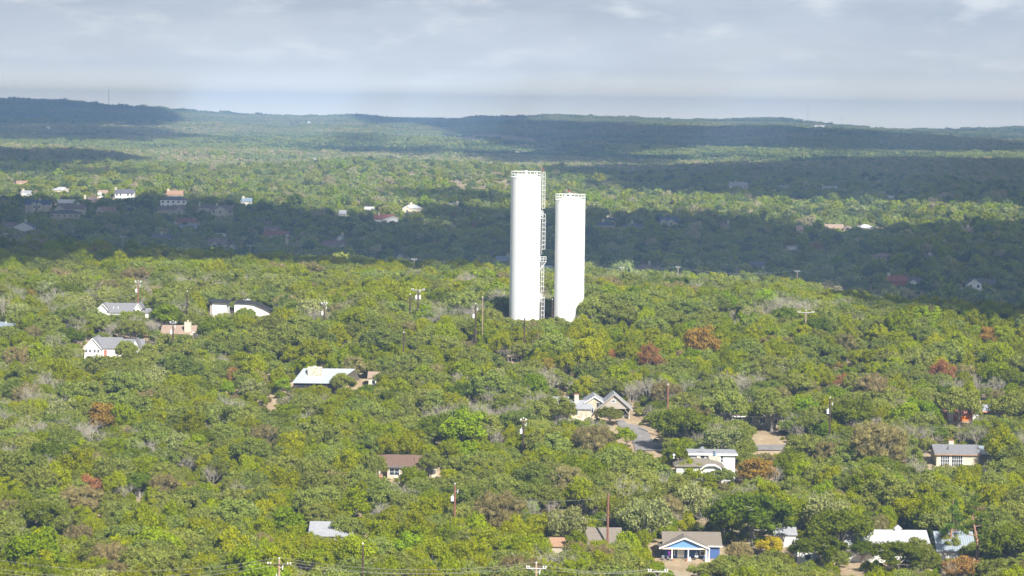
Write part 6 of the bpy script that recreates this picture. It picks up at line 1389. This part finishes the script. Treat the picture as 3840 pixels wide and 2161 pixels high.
for v_, kd in enumerate(VK):
    i = np.nonzero(vis_ & (vm == v_))[0][5 + v_]; nm, cat = KN[kd]
    MV = [(a, b, c) for a, b, c in MARKS if b < 1100 and c]; kk = min(MV, key=lambda q_: math.hypot(q_[0] - mpx[i], q_[1] - mpy[i]))
    a = math.atan2(kk[1] - mpy[i], mpx[i] - kk[0]); di = int(round(a / (math.pi / 4))) % 8
    t = thing(nm, f"small valley {LOOK[kd]} {['close', 'some way', 'far'][0 if math.hypot(kk[0] - mpx[i], kk[1] - mpy[i]) < 60 else 1 if math.hypot(kk[0] - mpx[i], kk[1] - mpy[i]) < 160 else 2]} {DIRS[di]} the {kk[2]}", cat, (mx[i], my[i], mz[i]), 0.0, 'valley trees'); t.scale = (ms[i],) * 3
    c = bpy.data.objects.new('crown', simple_tree(kd, 500 + v_)); col.objects.link(c); c.parent = t
    w = bpy.data.objects.new('trunk', tk); col.objects.link(w); w.parent = t; VS.append([c, w])
scatter('valley_woodland', np.stack([mx, my, mz], -1), rng.uniform(0, 6.28, len(mx)), ms, vm, VS, rng.uniform(.8, 1.25, len(mx)))
GS = []
GK = [('far_a', 'far_b'), ('far_a', 'far_d'), ('far_b', 'far_a'), ('far_c', 'far_a'), ('far_d', 'far_d'), ('far_c', 'far_b')]
gx, gy = jitter(3000, 9700, 15.5, .00012, 360); gz = H(gx, gy); gpx, gpy, _ = project(gx, gy, gz + 3)
OPEN = [[(1690, 500), (1860, 498), (2080, 520), (2230, 540), (2060, 556), (1800, 548), (1690, 530)], [(440, 504), (700, 504), (700, 518), (440, 518)], [(180, 486), (320, 490), (310, 506), (200, 500)], [(1400, 594), (1600, 590), (1600, 614), (1450, 612)],
        [(3000, 478), (3120, 478), (3120, 488), (3000, 488)], [(2810, 634), (2900, 634), (2900, 650), (2810, 650)], [(2780, 600), (2850, 600), (2840, 612), (2760, 612)], [(0, 485), (60, 490), (60, 504), (0, 500)], [(3700, 515), (3840, 515), (3840, 540), (3700, 530)]]
op = np.minimum.reduce([sdf(gpx, gpy, p) for p in OPEN]); gf = np.zeros(len(gx), bool)
for x0, y0, x1, y1, dd in CA:
    if y1 < 720 and dd < 9e8: gf |= (gpx > x0 - 6) & (gpx < x1 + 6) & (gpy > y0 + 2) & (gpy < y1 + 6) & (gy < dd + 5)
nz = vnoise(gx, gy, 61, 130)
keep = (rng.uniform(0, 1, len(gx)) > np.where(op < 0, .9, np.where(nz > .84, .6, .02))) & ~gf
gx, gy, gz = gx[keep], gy[keep], gz[keep]; gv = rng.integers(0, 6, len(gx)); lz = vnoise(gx / 2.5, gy, 63, 330) + (vnoise(gx, gy, 64, 110) - .5) * .5
gv = np.where(lz > .66, np.where(gv % 2 == 0, 3, 5), np.where(lz < .34, np.where(gv % 3 == 0, 1, 4), gv % 3))
for v_, kk in enumerate(GK):
    r_ = np.random.default_rng(900 + v_); cs_, rs_ = [], []
    for a in range(12):
        cx, cy_ = r_.uniform(-9, 9, 2); c, r = crown_shape(r_, 6, 2.6, 1.8, 3.4, 1.7, 2, -.1, .5); hh_ = r_.uniform(.85, 1.2); c = c * hh_; c[:, 0] += cx; c[:, 1] += cy_; cs_.append(c); rs_.append(r)
    c = np.concatenate(cs_); r = np.concatenate(rs_); n2 = len(c) // 2
    me = leaf_mesh('grove', L[kk[0]], c, r, 14, .75, r_, .9, .85, (.8, 1.1), .4)
    me.materials.append(L[kk[1]]); mi = np.zeros(len(me.polygons), np.int32); nq = len(c) * 14
    cl = np.concatenate([np.repeat(np.arange(len(c)), 14), np.repeat(np.arange(len(c)), 20)]); mi[:] = (cl >= n2); me.polygons.foreach_set('material_index', mi)
    i = 40 + 37 * v_; o = bpy.data.objects.new('tree_grove', me); col.objects.link(o); o.location = (gx[i], gy[i], gz[i]); o['kind'] = 'stuff'; GS.append([o])
scatter('distant_woodland', np.stack([gx, gy, gz], -1), rng.uniform(0, 6.28, len(gx)), np.clip(rng.normal(1, .12, len(gx)), .8, 1.3), gv, GS, rng.uniform(.8, 1.25, len(gx)) * np.where(gy > 8500, rng.uniform(.8, 1.9, len(gx)), 1))

# ------------------------------------------------------------------ the air
b = MB(); b.box(-5400, 5400, -600, 11900, -60, 172)
hz = bpy.data.materials.new('haze_air'); hz.use_nodes = True; t = hz.node_tree; t.nodes.clear()
pv = N(t, 'ShaderNodeVolumePrincipled'); pv.inputs['Color'].default_value = (0.39, 0.63, 1.0, 1); pv.inputs['Density'].default_value = 1.45e-4; pv.inputs['Anisotropy'].default_value = 0.0
o = N(t, 'ShaderNodeOutputMaterial'); t.links.new(pv.outputs[0], o.inputs['Volume'])
ob = b.build('haze', hz); ob['kind'] = 'stuff'
print('near', len(x), 'indiv', len(cand), 'mid', len(mx), 'groves', len(gx), 'objects', len(sc.objects))
